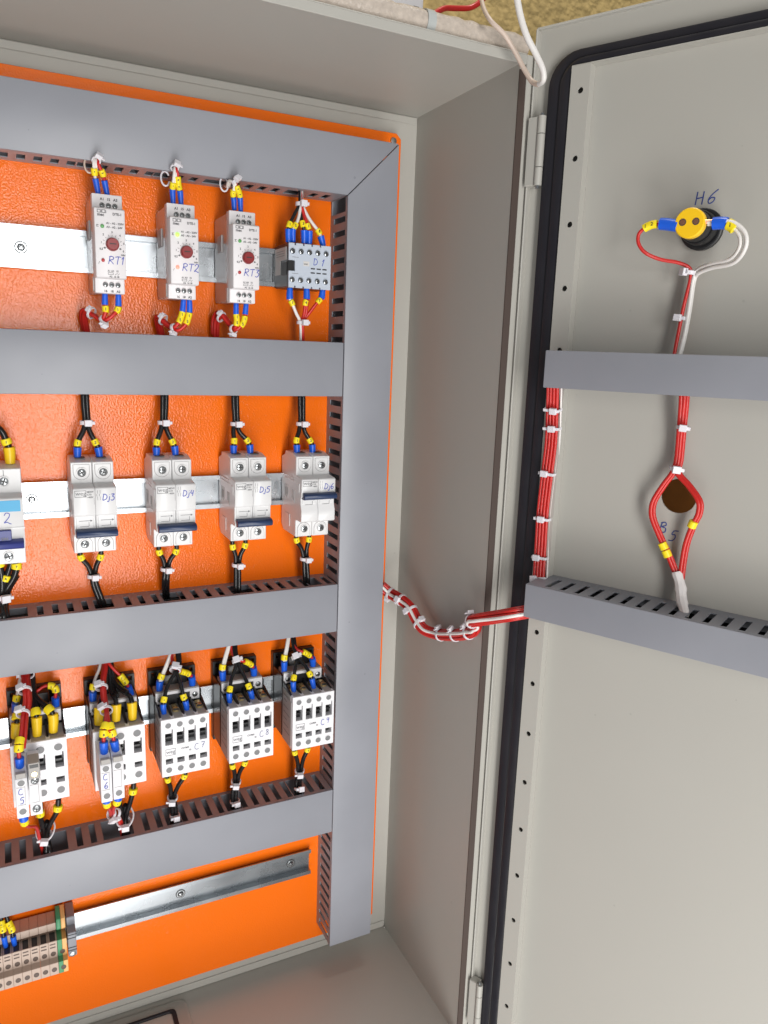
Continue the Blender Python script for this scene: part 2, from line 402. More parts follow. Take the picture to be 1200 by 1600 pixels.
# cable routes in mm
G = {
 'RT1t': {'w1': [(-213.3,-42.0,-74.0), (-215.2,-44.0,-63.3), (-216.1,-47.0,-58.8), (-216.5,-49.0,-52.3), (-215.3,-46.0,-48.3), (-212.2,-36.0,-43.2), (-209.6,-22.0,-39.1)], 'r1': [(-206.7,-42.0,-73.7), (-208.7,-44.0,-63.9), (-210.2,-47.0,-59.0), (-213.1,-49.0,-53.7), (-213.2,-46.0,-48.5), (-211.7,-36.0,-43.1), (-209.6,-22.0,-39.1)], 'tie': [(-214.6,-49.0,-51.1)], 'loop': [(-219.1,-40.0,-53.3)]},
 'RT2t': {'w1': [(-155.6,-42.0,-75.1), (-156.3,-44.0,-64.2), (-156.4,-46.0,-61.6), (-155.8,-49.0,-54.3), (-155.0,-48.0,-48.3), (-152.0,-36.0,-42.7), (-148.6,-22.0,-39.2)], 'r1': [(-149.2,-42.0,-74.9), (-150.4,-44.0,-64.5), (-151.8,-46.0,-61.1), (-153.2,-49.0,-52.1), (-154.2,-48.0,-48.2), (-151.5,-36.0,-42.7), (-148.1,-22.0,-39.1)], 'tie': [(-155.2,-49.0,-48.5)], 'loop': [(-160.8,-38.0,-55.5)]},
 'RT3t': {'w1': [(-104.7,-42.0,-74.1), (-105.8,-44.0,-64.8), (-106.9,-46.0,-61.7), (-106.6,-49.0,-56.6), (-107.9,-50.0,-53.9), (-110.1,-46.0,-52.5), (-109.6,-38.0,-55.2), (-107.5,-24.0,-52.1)], 'r1': [(-99.2,-42.0,-74.5), (-100.3,-44.0,-64.2), (-101.4,-46.0,-61.1), (-104.4,-49.0,-56.9), (-105.2,-48.0,-53.3), (-101.3,-36.0,-48.2), (-96.9,-22.0,-44.8)], 'tie': [(-105.8,-50.0,-53.2)], 'loop': [(-112.3,-38.0,-54.0)]},
 'D1t': {'a': [(-54.7,-38.0,-94.9), (-55.2,-39.0,-84.3), (-54.6,-39.0,-80.5), (-49.2,-37.0,-71.1), (-43.9,-35.0,-61.2), (-41.9,-30.0,-50.5), (-38.7,-22.0,-44.6)], 'b': [(-50.5,-38.0,-94.5), (-51.0,-39.0,-83.9), (-49.2,-39.0,-81.0), (-45.0,-37.0,-72.3), (-43.0,-35.0,-61.1), (-41.3,-30.0,-50.5), (-38.1,-22.0,-44.5)], 'c': [(-40.3,-38.0,-94.6), (-40.8,-39.0,-83.9), (-42.1,-39.0,-78.7), (-42.9,-36.0,-70.3), (-42.2,-33.0,-60.7), (-41.2,-29.0,-50.3), (-38.1,-22.0,-44.5)], 'd': [(-35.4,-38.0,-94.7), (-35.9,-39.0,-84.0), (-37.2,-39.0,-80.3), (-40.2,-37.0,-70.7), (-42.1,-35.0,-61.0), (-40.7,-30.0,-50.4), (-37.5,-22.0,-44.4)], 'e': [(-21.8,-38.0,-95.2), (-24.9,-39.0,-87.3), (-26.8,-39.0,-83.7), (-36.0,-37.0,-72.4), (-41.1,-34.0,-60.7), (-40.1,-30.0,-50.3), (-36.9,-22.0,-44.4)], 'tie': [(-42.7,-35.0,-61.6)]},
 'RT1b': {'a': [(-210.8,-40.0,-147.8), (-211.2,-40.0,-157.8), (-210.8,-40.0,-161.3), (-211.5,-40.0,-165.4), (-214.3,-37.0,-170.0), (-219.3,-30.0,-166.5), (-225.0,-24.0,-164.1), (-226.2,-18.0,-169.2), (-224.3,-14.0,-180.4)], 'b': [(-200.5,-40.0,-147.6), (-200.8,-40.0,-158.2), (-201.4,-40.0,-161.3), (-208.1,-40.0,-168.2), (-212.8,-37.0,-170.4), (-218.8,-30.0,-167.0), (-223.1,-24.0,-164.5), (-224.2,-18.0,-169.1), (-222.3,-14.0,-180.4)], 'tie': [(-212.4,-38.0,-169.9)], 'tie2': [(-221.4,-27.0,-165.5)]},
 'RT2b': {'a': [(-148.0,-40.0,-149.4), (-149.3,-40.0,-160.5), (-150.4,-40.0,-164.2), (-152.6,-40.0,-169.1), (-156.4,-37.0,-173.4), (-160.8,-30.0,-170.4), (-166.1,-24.0,-166.3), (-165.6,-18.0,-169.9), (-162.5,-14.0,-181.1)], 'b': [(-143.2,-40.0,-149.1), (-143.3,-40.0,-160.2), (-144.5,-40.0,-165.0), (-146.7,-40.0,-170.4), (-152.9,-38.0,-175.4), (-159.8,-30.0,-172.4), (-164.5,-24.0,-167.2), (-163.5,-18.0,-170.8), (-160.8,-14.0,-181.0)], 'tie': [(-155.9,-37.0,-173.9)], 'tie2': [(-163.8,-26.0,-167.8)]},
 'RT3b': {'a': [(-102.8,-40.0,-148.8), (-102.9,-40.0,-159.6), (-102.3,-40.0,-163.9), (-102.9,-40.0,-168.9), (-103.8,-37.0,-171.6), (-107.6,-30.0,-166.7), (-112.9,-24.0,-159.7), (-115.4,-18.0,-164.1), (-115.7,-14.0,-179.2)], 'b': [(-93.7,-40.0,-148.8), (-94.9,-40.0,-159.2), (-96.0,-40.0,-165.2), (-98.9,-40.0,-169.8), (-102.9,-38.0,-172.7), (-106.5,-30.0,-168.9), (-111.7,-24.0,-161.3), (-113.1,-18.0,-165.7), (-112.8,-14.0,-179.0)], 'tie': [(-104.4,-37.0,-172.2)], 'tie2': [(-113.2,-25.0,-163.0)]},
 'D1b': {'a': [(-53.1,-38.0,-134.1), (-53.0,-38.0,-143.5), (-51.1,-38.0,-146.7), (-46.0,-36.0,-155.9), (-41.1,-33.0,-163.0), (-38.4,-28.0,-178.4), (-36.1,-22.0,-187.1)], 'b': [(-37.2,-38.0,-133.6), (-37.1,-38.0,-142.5), (-38.2,-38.0,-146.0), (-38.6,-36.0,-155.5), (-39.6,-33.0,-162.9), (-37.5,-28.0,-178.3), (-35.2,-22.0,-187.0)], 'b2': [(-35.0,-37.0,-133.4), (-35.5,-37.0,-142.4), (-36.0,-37.0,-145.8), (-36.7,-36.0,-155.4), (-38.3,-33.0,-162.8), (-36.2,-28.0,-178.3), (-33.9,-22.0,-187.0)], 'c': [(-21.6,-38.0,-133.7), (-22.8,-38.0,-141.1), (-25.2,-38.0,-143.5), (-33.0,-36.0,-154.1), (-38.0,-33.0,-162.8), (-36.2,-27.0,-178.3), (-34.2,-22.0,-187.0)], 'tie': [(-39.5,-33.0,-163.5)]},
 'Dj3t': {'a': [(-236.7,-31.0,-283.7), (-236.3,-31.0,-274.6), (-236.1,-31.0,-270.8), (-230.7,-29.0,-260.4), (-229.3,-27.0,-252.5), (-229.6,-25.0,-238.3), (-228.9,-22.0,-216.2)], 'b': [(-218.9,-31.0,-284.2), (-220.1,-31.0,-274.9), (-222.0,-31.0,-270.5), (-226.2,-29.0,-260.4), (-226.6,-27.0,-252.6), (-226.8,-25.0,-238.3), (-226.1,-22.0,-216.1)], 'tie': [(-228.0,-27.0,-254.2)]},
 'Dj4t': {'a': [(-172.1,-31.0,-284.4), (-171.9,-31.0,-276.0), (-171.5,-31.0,-271.5), (-167.3,-29.0,-261.1), (-165.7,-27.0,-252.9), (-164.7,-25.0,-238.0), (-163.5,-22.0,-214.9)], 'b': [(-155.5,-31.0,-284.9), (-156.4,-31.0,-275.2), (-158.0,-31.0,-271.2), (-162.4,-29.0,-261.2), (-162.9,-27.0,-253.0), (-161.7,-25.0,-238.0), (-160.4,-22.0,-214.9)], 'tie': [(-164.3,-27.0,-254.6)]},
 'Dj5t': {'a': [(-103.3,-31.0,-285.1), (-103.2,-31.0,-275.7), (-102.6,-31.0,-271.6), (-102.9,-29.0,-263.1), (-101.2,-27.0,-254.5), (-101.5,-25.0,-238.4), (-100.9,-22.0,-213.8)], 'b': [(-87.6,-31.0,-285.0), (-88.2,-31.0,-275.4), (-90.3,-31.0,-271.3), (-97.5,-29.0,-263.1), (-98.1,-27.0,-254.5), (-98.2,-25.0,-238.4), (-97.6,-22.0,-213.7)], 'tie': [(-99.6,-27.0,-256.3)]},
 'Dj6t': {'a': [(-41.9,-31.0,-285.6), (-42.3,-31.0,-276.4), (-42.7,-31.0,-272.1), (-39.5,-29.0,-263.9), (-37.7,-27.0,-255.0), (-37.5,-25.0,-238.2), (-36.9,-22.0,-212.6)], 'b': [(-26.3,-31.0,-286.0), (-26.7,-31.0,-276.4), (-28.8,-31.0,-272.4), (-33.7,-29.0,-263.9), (-34.3,-27.0,-255.0), (-33.9,-25.0,-238.2), (-33.3,-22.0,-212.5)], 'tie': [(-36.0,-27.0,-256.8)]},
 'Dj3b': {'a': [(-238.0,-31.0,-362.4), (-237.8,-31.0,-369.3), (-232.0,-29.0,-378.4), (-229.1,-27.0,-388.5), (-227.8,-26.0,-397.7), (-222.5,-24.4,-416.0), (-220.1,-8.3,-430.0)], 'b': [(-220.9,-31.0,-363.3), (-221.5,-31.0,-370.2), (-225.1,-29.0,-378.8), (-226.4,-27.0,-388.8), (-225.1,-26.0,-398.0), (-219.8,-25.4,-416.0), (-217.4,-9.4,-430.0)], 'tie': [(-227.8,-27.0,-388.6)]},
 'Dj4b': {'a': [(-172.0,-31.0,-363.2), (-171.9,-31.0,-370.3), (-168.0,-29.0,-378.4), (-166.5,-27.0,-388.1), (-167.2,-26.0,-398.0), (-164.6,-10.1,-416.0), (-161.0,4.9,-430.0)], 'b': [(-156.2,-31.0,-363.8), (-156.8,-31.0,-371.0), (-161.6,-29.0,-378.8), (-163.7,-27.0,-388.3), (-164.2,-26.0,-398.3), (-161.8,-11.1,-416.0), (-158.0,3.9,-430.0)], 'tie': [(-165.1,-27.0,-388.2)]},
 'Dj5b': {'a': [(-104.8,-31.0,-363.6), (-104.6,-31.0,-371.0), (-101.4,-29.0,-380.0), (-100.5,-27.0,-390.2), (-100.3,-26.0,-401.6), (-100.6,-26.9,-416.0), (-95.5,-12.8,-430.0)], 'b': [(-92.2,-31.0,-363.3), (-92.6,-31.0,-370.7), (-96.3,-29.0,-379.9), (-97.4,-27.0,-390.5), (-97.1,-26.0,-401.9), (-97.7,-28.0,-416.0), (-92.5,-13.9,-430.0)], 'tie': [(-98.9,-27.0,-390.4)]},
 'Dj6b': {'a': [(-41.8,-31.0,-362.0), (-41.2,-31.0,-369.7), (-35.1,-29.0,-379.4), (-32.0,-27.0,-390.3), (-30.9,-26.0,-401.9), (-29.2,-23.8,-416.0), (-22.8,-10.9,-430.0)], 'b': [(-28.3,-31.0,-362.3), (-28.4,-31.0,-370.1), (-29.7,-29.0,-379.6), (-28.7,-27.0,-390.6), (-27.4,-26.0,-402.2), (-26.0,-24.9,-416.0), (-19.6,-12.1,-430.0)], 'tie': [(-30.3,-27.0,-390.5)]},
 'Dj2t': {'a': [(-287.6,-32.0,-286.3), (-287.8,-32.0,-273.3), (-289.4,-32.0,-268.6), (-291.7,-32.0,-261.4), (-298.6,-30.0,-254.4), (-308.9,-26.0,-251.1)]},
 'Dj2b': {'a': [(-287.5,-32.0,-359.2), (-288.4,-32.0,-366.3), (-287.8,-32.0,-372.4), (-290.2,-31.0,-381.3), (-297.7,-29.0,-394.5), (-300.3,-27.0,-406.6), (-299.9,-34.6,-416.0), (-300.2,-17.0,-430.0)], 'b': [(-290.4,-30.0,-360.5), (-291.4,-30.0,-368.2), (-295.4,-30.0,-380.0), (-298.2,-29.0,-387.7), (-300.3,-28.0,-399.0), (-302.4,-27.0,-409.2), (-302.3,-33.7,-416.0), (-302.6,-16.0,-430.0)], 'c': [(-300.5,-32.0,-361.4), (-300.5,-32.0,-369.0), (-299.4,-30.0,-383.4), (-300.7,-29.0,-397.5), (-303.8,-27.0,-409.0), (-304.7,-32.8,-416.0), (-305.1,-15.1,-430.0)], 'tie': [(-299.9,-28.0,-399.0)]},
 'C7t': {'w': [(-174.9,-30.0,-507.8), (-174.4,-33.0,-493.8), (-173.1,-33.0,-489.5), (-168.4,-31.0,-480.3), (-163.6,-28.0,-470.7), (-159.9,-22.0,-462.7)], 'w2': [(-173.3,-30.0,-508.1), (-172.9,-33.0,-494.0), (-171.9,-33.0,-489.7), (-167.1,-30.0,-480.9), (-162.2,-27.0,-471.3), (-159.3,-22.0,-462.8)], 'r': [(-144.1,-30.0,-508.6), (-145.4,-33.0,-494.1), (-149.2,-34.0,-489.8), (-155.5,-36.0,-486.0), (-160.9,-37.0,-482.2), (-162.5,-31.0,-474.8), (-161.1,-22.0,-464.4)], 'a': [(-174.6,-52.0,-519.6), (-175.3,-52.0,-508.1), (-174.4,-51.0,-504.3), (-168.9,-44.0,-493.2), (-161.1,-38.0,-484.3), (-157.3,-31.0,-478.8), (-157.0,-22.0,-465.0)], 'b': [(-153.8,-52.0,-519.7), (-155.3,-52.0,-508.6), (-156.6,-51.0,-505.0), (-158.4,-44.0,-491.8), (-160.0,-38.0,-484.5), (-155.5,-31.0,-479.1), (-155.2,-22.0,-465.3)], 'tie': [(-161.1,-38.0,-482.4)]},
 'C8t': {'w': [(-114.1,-30.0,-507.1), (-115.7,-33.0,-493.0), (-115.7,-33.0,-489.1), (-112.9,-31.0,-480.4), (-108.7,-27.0,-471.4), (-104.8,-22.0,-463.3)], 'w2': [(-112.6,-30.0,-507.4), (-114.2,-33.0,-493.2), (-114.2,-33.0,-489.3), (-111.1,-30.0,-481.1), (-107.4,-27.0,-471.6), (-104.2,-22.0,-463.4)], 'r': [(-83.4,-30.0,-508.2), (-85.2,-33.0,-494.6), (-88.5,-34.0,-490.0), (-93.5,-36.0,-486.0), (-100.2,-37.0,-482.7), (-104.8,-31.0,-478.4), (-104.8,-22.0,-465.9)], 'a': [(-113.8,-52.0,-518.7), (-114.3,-52.0,-508.1), (-113.4,-51.0,-504.8), (-109.7,-44.0,-497.3), (-103.6,-38.0,-485.7), (-103.5,-31.0,-477.2), (-101.6,-22.0,-465.0)], 'b': [(-91.3,-52.0,-519.5), (-93.8,-52.0,-509.1), (-95.1,-51.0,-504.7), (-97.8,-44.0,-496.0), (-101.1,-38.0,-486.1), (-101.6,-31.0,-477.5), (-99.7,-22.0,-465.3)], 'tie': [(-102.3,-38.0,-482.6)]},
 'C9t': {'w': [(-52.0,-30.0,-507.2), (-53.4,-33.0,-492.8), (-53.4,-33.0,-488.7), (-50.8,-31.0,-480.3), (-48.5,-28.0,-473.6), (-44.5,-22.0,-464.7)], 'w2': [(-50.5,-30.0,-507.4), (-51.7,-33.0,-493.0), (-51.8,-33.0,-488.9), (-49.1,-30.0,-480.9), (-46.8,-27.0,-474.2), (-43.8,-22.0,-464.8)], 'r': [(-21.3,-30.0,-506.6), (-23.7,-33.0,-493.9), (-28.0,-34.0,-489.4), (-33.9,-35.0,-485.0), (-39.7,-34.0,-482.5), (-42.0,-29.0,-477.6), (-41.0,-22.0,-466.6)], 'a': [(-49.7,-52.0,-519.5), (-50.5,-52.0,-507.2), (-49.6,-51.0,-503.7), (-46.2,-45.0,-497.9), (-42.4,-38.0,-489.1), (-43.1,-30.0,-478.4), (-41.7,-22.0,-467.9)], 'b': [(-28.5,-52.0,-519.1), (-31.1,-52.0,-507.0), (-32.8,-51.0,-502.4), (-35.4,-45.0,-496.2), (-39.7,-38.0,-489.5), (-41.0,-30.0,-478.7), (-39.7,-22.0,-468.1)], 'tie': [(-42.8,-39.0,-487.3)]},
 'C7b': {'a': [(-172.3,-46.0,-579.4), (-171.8,-45.0,-588.0), (-168.5,-40.0,-600.6), (-166.9,-33.0,-615.6), (-164.9,-28.0,-631.5), (-164.9,-26.5,-645.0), (-164.7,-24.8,-656.0)], 'b': [(-154.4,-46.0,-579.5), (-155.7,-45.0,-587.8), (-161.3,-40.0,-600.8), (-164.0,-33.0,-616.4), (-161.7,-28.0,-632.3), (-161.9,-27.8,-645.0), (-161.8,-26.1,-656.0)], 'tie': [(-165.4,-33.0,-616.0)], 'tie2': [(-162.5,-26.5,-640.0)]},
 'C8b': {'a': [(-110.3,-46.0,-579.2), (-109.7,-45.0,-588.1), (-106.3,-40.0,-599.1), (-104.4,-33.0,-613.3), (-105.1,-28.0,-631.0), (-104.7,-26.3,-645.0), (-104.4,-25.1,-656.0)], 'b': [(-96.3,-46.0,-578.8), (-97.0,-45.0,-587.5), (-100.7,-40.0,-599.1), (-101.3,-33.0,-614.1), (-101.7,-28.0,-631.8), (-101.6,-27.6,-645.0), (-101.3,-26.4,-656.0)], 'tie': [(-102.8,-33.0,-613.7)], 'tie2': [(-102.2,-26.1,-640.0)]},
 'C9b': {'a': [(-46.5,-46.0,-578.3), (-45.5,-45.0,-587.5), (-40.6,-40.0,-600.8), (-37.1,-33.0,-616.7), (-36.7,-28.0,-632.8), (-37.2,-29.9,-645.0), (-36.8,-29.2,-656.0)], 'b': [(-31.1,-46.0,-578.0), (-31.5,-45.0,-587.0), (-34.3,-40.0,-600.8), (-33.7,-33.0,-617.5), (-33.0,-28.0,-633.7), (-34.0,-31.3,-645.0), (-33.6,-30.6,-656.0)], 'tie': [(-35.4,-33.0,-617.1)], 'tie2': [(-34.5,-29.4,-640.0)]},
 'C5t': {'m': [(-294.9,-90.0,-528.5), (-295.1,-91.0,-515.0), (-294.8,-90.0,-505.5), (-292.6,-82.0,-498.8), (-290.3,-64.0,-490.3), (-288.2,-54.0,-484.3), (-288.1,-45.0,-477.8), (-288.4,-32.0,-471.6), (-287.9,-22.0,-466.3)], 'm2': [(-292.8,-88.0,-508.1), (-291.0,-80.0,-500.1), (-288.8,-62.0,-491.5), (-286.8,-53.0,-485.0), (-286.7,-45.0,-478.1), (-286.9,-32.0,-471.8), (-286.4,-22.0,-466.5)], 'w': [(-296.3,-30.0,-506.1), (-295.1,-33.0,-493.6), (-294.4,-33.0,-489.6), (-293.1,-31.0,-484.2), (-291.1,-28.0,-476.3), (-288.5,-22.0,-468.6)], 'r': [(-263.7,-30.0,-507.4), (-264.0,-33.0,-494.4), (-263.4,-33.0,-486.7), (-265.7,-32.0,-483.7), (-271.8,-31.0,-483.1), (-279.2,-32.0,-486.8), (-285.4,-38.0,-485.5), (-286.8,-32.0,-478.9), (-285.5,-22.0,-469.0)], 'y1': [(-297.2,-55.0,-514.6), (-295.5,-55.0,-502.1), (-294.8,-52.0,-497.9), (-290.7,-40.0,-491.3), (-286.0,-31.0,-482.5), (-283.9,-22.0,-468.1)], 'y2': [(-280.6,-55.0,-516.2), (-280.3,-55.0,-499.6), (-280.7,-53.0,-496.0), (-282.7,-40.0,-490.4), (-282.8,-30.0,-480.5), (-282.9,-22.0,-468.3)], 'y3': [(-267.9,-55.0,-515.3), (-267.6,-55.0,-499.3), (-270.0,-53.0,-495.7), (-276.4,-42.0,-493.0), (-281.1,-31.0,-485.1), (-281.9,-22.0,-468.4)], 'tie': [(-287.7,-46.0,-478.0)], 'tie2': [(-290.3,-64.0,-490.3)]},
 'C5b': {'a': [(-295.0,-92.0,-563.4), (-294.5,-90.0,-572.9), (-292.0,-82.0,-582.6), (-286.1,-62.0,-597.3), (-283.6,-40.0,-624.6), (-281.9,-27.3,-645.0), (-281.8,-22.9,-656.0)], 'b': [(-281.3,-46.0,-586.0), (-281.9,-45.0,-597.7), (-280.8,-40.0,-611.2), (-279.6,-34.0,-624.3), (-278.5,-30.0,-637.7), (-279.0,-32.6,-645.0), (-279.3,-27.9,-656.0)], 'd': [(-266.5,-46.0,-584.7), (-268.0,-45.0,-596.3), (-273.4,-40.0,-609.4), (-277.5,-34.0,-624.9), (-276.4,-30.0,-638.2), (-275.9,-33.9,-645.0), (-276.1,-29.2,-656.0)], 'tie': [(-279.1,-36.0,-623.2)]},
 'C6t': {'m': [(-231.1,-90.0,-527.2), (-231.2,-91.0,-514.3), (-230.8,-90.0,-505.6), (-228.9,-86.0,-501.5), (-226.4,-68.0,-497.5), (-227.4,-56.0,-490.2), (-226.3,-44.0,-481.7), (-222.8,-30.0,-473.4), (-221.6,-22.0,-466.8)], 'm2': [(-221.4,-90.0,-527.5), (-223.1,-91.0,-514.9), (-224.5,-90.0,-506.9), (-225.6,-86.0,-502.2), (-225.4,-68.0,-497.7), (-225.8,-56.0,-490.5), (-224.7,-44.0,-481.9), (-221.1,-30.0,-473.6), (-220.0,-22.0,-467.1)], 'w': [(-232.8,-30.0,-507.6), (-233.1,-33.0,-494.1), (-232.6,-33.0,-489.5), (-230.3,-31.0,-482.8), (-226.4,-28.0,-475.4), (-223.9,-22.0,-469.0)], 'r': [(-199.4,-30.0,-506.6), (-202.9,-33.0,-494.6), (-205.5,-33.0,-489.2), (-208.5,-32.0,-484.1), (-214.1,-30.0,-477.2), (-218.0,-27.0,-471.6), (-218.9,-22.0,-467.2)], 'y1': [(-231.4,-55.0,-515.3), (-230.3,-55.0,-500.3), (-228.6,-50.0,-496.9), (-223.8,-38.0,-492.0), (-220.0,-28.0,-479.5), (-218.4,-22.0,-468.6)], 'y2': [(-216.7,-55.0,-514.5), (-216.2,-55.0,-499.9), (-216.3,-51.0,-496.2), (-217.9,-42.0,-495.0), (-218.1,-32.0,-488.1), (-216.8,-22.0,-470.0)], 'y3': [(-202.8,-55.0,-515.9), (-202.9,-55.0,-500.2), (-203.8,-51.0,-496.0), (-208.6,-42.0,-494.4), (-213.7,-32.0,-488.9), (-215.7,-22.0,-470.2)], 'tie': [(-227.0,-47.0,-485.1)], 'tie2': [(-225.9,-68.0,-497.6)]},
 'C6b': {'a': [(-231.1,-92.0,-563.0), (-230.7,-90.0,-573.3), (-228.0,-82.0,-583.0), (-225.3,-68.0,-597.8), (-216.5,-45.0,-620.0), (-212.8,-28.2,-645.0), (-212.0,-24.2,-656.0)], 'b': [(-220.7,-92.0,-563.1), (-222.4,-90.0,-573.0), (-224.3,-82.0,-582.7), (-222.9,-66.0,-599.6), (-215.2,-44.0,-619.6), (-211.1,-28.9,-645.0), (-210.3,-24.9,-656.0)], 'e': [(-216.0,-46.0,-586.8), (-215.7,-44.0,-599.8), (-213.7,-38.0,-617.0), (-211.8,-33.0,-630.7), (-209.2,-31.8,-645.0), (-209.0,-27.6,-656.0)], 'd': [(-202.4,-46.0,-583.6), (-203.5,-45.0,-594.3), (-206.3,-40.0,-609.8), (-209.5,-34.0,-628.0), (-207.4,-31.5,-645.0), (-207.1,-27.3,-656.0)], 'tie': [(-211.0,-36.0,-628.4)], 'tie2': [(-225.2,-68.0,-597.2)]},
 'TBt': {'a': [(-317.2,-24.0,-736.2), (-318.1,-26.0,-723.4), (-318.7,-25.0,-715.9), (-319.4,-22.0,-710.5), (-320.0,-18.0,-703.2)], 'b': [(-309.8,-24.0,-737.5), (-310.6,-26.0,-726.0), (-311.4,-25.0,-718.4), (-313.7,-22.0,-713.1), (-315.9,-18.0,-704.6)]},
 'HAR': {'p': [(61.7,-14.0,-432.6), (69.2,-18.0,-439.3), (73.9,-30.0,-441.9), (79.5,-46.0,-447.4), (81.9,-58.0,-457.7), (83.9,-70.0,-464.3), (89.6,-84.0,-464.9), (91.0,-112.0,-456.5), (90.9,-138.0,-445.8), (91.3,-151.0,-437.5), (89.7,-155.0,-430.8), (83.2,-158.0,-425.9), (83.3,-166.0,-421.9), (89.2,-182.0,-414.8), (94.2,-203.0,-405.5), (108.4,-209.2,-402.3), (114.1,-213.9,-400.2)]},
 'H6': {'r': [(135.3,-31.0,-92.9), (123.1,-30.0,-90.6), (114.9,-30.0,-91.0), (107.5,-30.0,-95.8), (107.2,-30.0,-102.0), (111.5,-28.0,-108.7), (121.3,-22.0,-113.7), (134.4,-16.0,-116.3), (141.0,-12.0,-120.1), (141.8,-11.0,-125.4), (139.2,-11.0,-147.1), (137.9,-12.0,-165.6), (137.1,-14.0,-182.4)], 'w1': [(154.9,-30.0,-92.7), (166.2,-30.0,-93.0), (171.9,-30.0,-95.9), (176.7,-30.0,-102.0), (177.3,-29.0,-108.9), (171.3,-24.0,-115.6), (156.3,-17.0,-118.1), (146.5,-12.0,-121.2), (144.3,-11.0,-125.5), (143.3,-11.0,-147.1), (142.5,-12.0,-165.5), (140.8,-14.0,-182.3)], 'w2': [(155.1,-31.0,-92.0), (167.0,-32.0,-92.1), (173.8,-32.0,-94.2), (180.7,-32.0,-101.2), (181.5,-31.0,-109.3), (174.3,-25.0,-118.3), (157.7,-18.0,-120.8), (147.9,-13.0,-123.5), (144.8,-10.0,-126.3), (143.6,-9.5,-147.0), (142.9,-11.0,-165.5), (141.4,-13.0,-182.3)], 'tie': [(141.7,-12.0,-122.8)], 'tie2': [(137.8,-11.0,-154.9)]},
 'B5': {'l': [(145.4,-16.0,-205.5), (146.2,-15.0,-215.9), (145.8,-11.0,-235.3), (146.0,-10.0,-260.7), (144.1,-10.0,-269.8), (138.7,-11.0,-279.9), (132.6,-13.0,-294.7), (132.7,-13.0,-304.9), (139.4,-12.0,-319.4), (147.5,-11.0,-333.6), (153.5,-10.0,-345.6), (157.7,-10.0,-352.5)], 'r': [(148.1,-16.0,-205.4), (148.5,-15.0,-215.7), (147.7,-11.0,-235.1), (147.9,-10.0,-260.5), (147.5,-10.0,-269.4), (157.4,-11.0,-278.9), (166.6,-13.0,-289.7), (167.2,-13.0,-298.5), (164.2,-12.0,-307.1), (160.4,-11.0,-322.5), (159.1,-10.0,-339.3), (159.1,-10.0,-352.2)], 'tie': [(148.9,-12.0,-234.9)], 'tie2': [(146.5,-11.0,-266.5)], 'm1': [(144.6,-11.0,-329.5)], 'm1b': [(147.6,-11.0,-334.1)], 'm2': [(163.6,-12.0,-306.7)], 'tape': [(156.1,-10.0,-346.6), (160.4,-11.0,-356.9), (163.4,-14.0,-366.9), (168.9,-22.0,-374.5), (171.3,-26.0,-377.0)]},
 'RB': {'p': [(45.7,-22.0,-207.9), (43.2,-14.0,-229.1), (43.5,-12.0,-255.8), (42.3,-12.0,-283.1), (41.1,-12.0,-316.6), (41.6,-12.0,-344.8), (43.2,-14.0,-372.8), (47.1,-20.0,-385.1)], 'ties': [(43.4,-14.0,-231.2), (43.3,-12.0,-247.3), (42.8,-12.0,-282.0), (41.3,-12.0,-319.9), (42.1,-12.0,-357.9), (43.9,-15.0,-375.3)]},
 'WH': [(60.3,-196.0,79.1), (66.6,-196.0,59.5), (72.7,-198.0,44.8), (81.1,-200.0,32.9), (87.1,-202.0,22.1), (89.1,-200.0,17.3), (90.5,-192.0,17.0), (90.2,-184.0,20.9), (86.5,-178.0,30.5), (76.6,-176.0,43.6), (66.4,-176.0,52.3), (58.0,-172.0,59.8), (58.8,-160.0,71.8), (66.3,-140.0,92.8)],
 'RD': [(122.8,-60.0,131.2), (117.0,-58.0,124.5), (109.1,-56.0,119.4), (93.8,-56.0,115.7), (81.5,-58.0,112.5), (73.4,-60.0,107.6), (66.3,-64.0,101.8)],
}


# ================================================================== the setting
wall = B().box(-1500, 1500, 70, 90, -1400, 900).obj('wall', 'plaster'); structure(wall)

# ------------------------------------------------------------------ cabinet
CL, CR, CT, CB = -490.0, 96.6, 42.0, -885.0
cab = thing('electrical_cabinet', 'grey painted steel electrical cabinet standing open with wiring inside', 'cabinet', (CL, 20, CB))
def cl(x, y, z): return (x-CL, y-20, z-CB)
def cpart(b, name, m, **k): return b.obj(name, m, cab, loc=(-CL, -20, -CB), **k)
cpart(B().box(CL, CR, 14, 17, CB, CT), 'back_wall', 'paint_grey')
for (x0, x1, z0, z1) in ((CL, CR-1, CT-7, CT-.5), (CL, CR-1, CB+.5, CB+9)):
    cpart(B().box(x0, x1, 12.6, 13.9, z0, z1), 'back_rim', 'paint_grey', bev=.5)
cpart(B().box(CR, CR+2.5, 17, -157.5, CB-2, CT+2), 'side_wall', 'paint_grey')
cpart(B().box(CL-2.5, CL, 17, -160, CB-2, CT+2), 'side_wall', 'paint_grey')
cpart(B().box(CL, CR+14.9, 17, -157.5, CT, CT+2.5), 'top_wall', 'paint_grey')
b = B().box(CL, CR+14.9, 17, -160, CB-2.5, CB)
cpart(b, 'floor_wall', 'paint_grey')
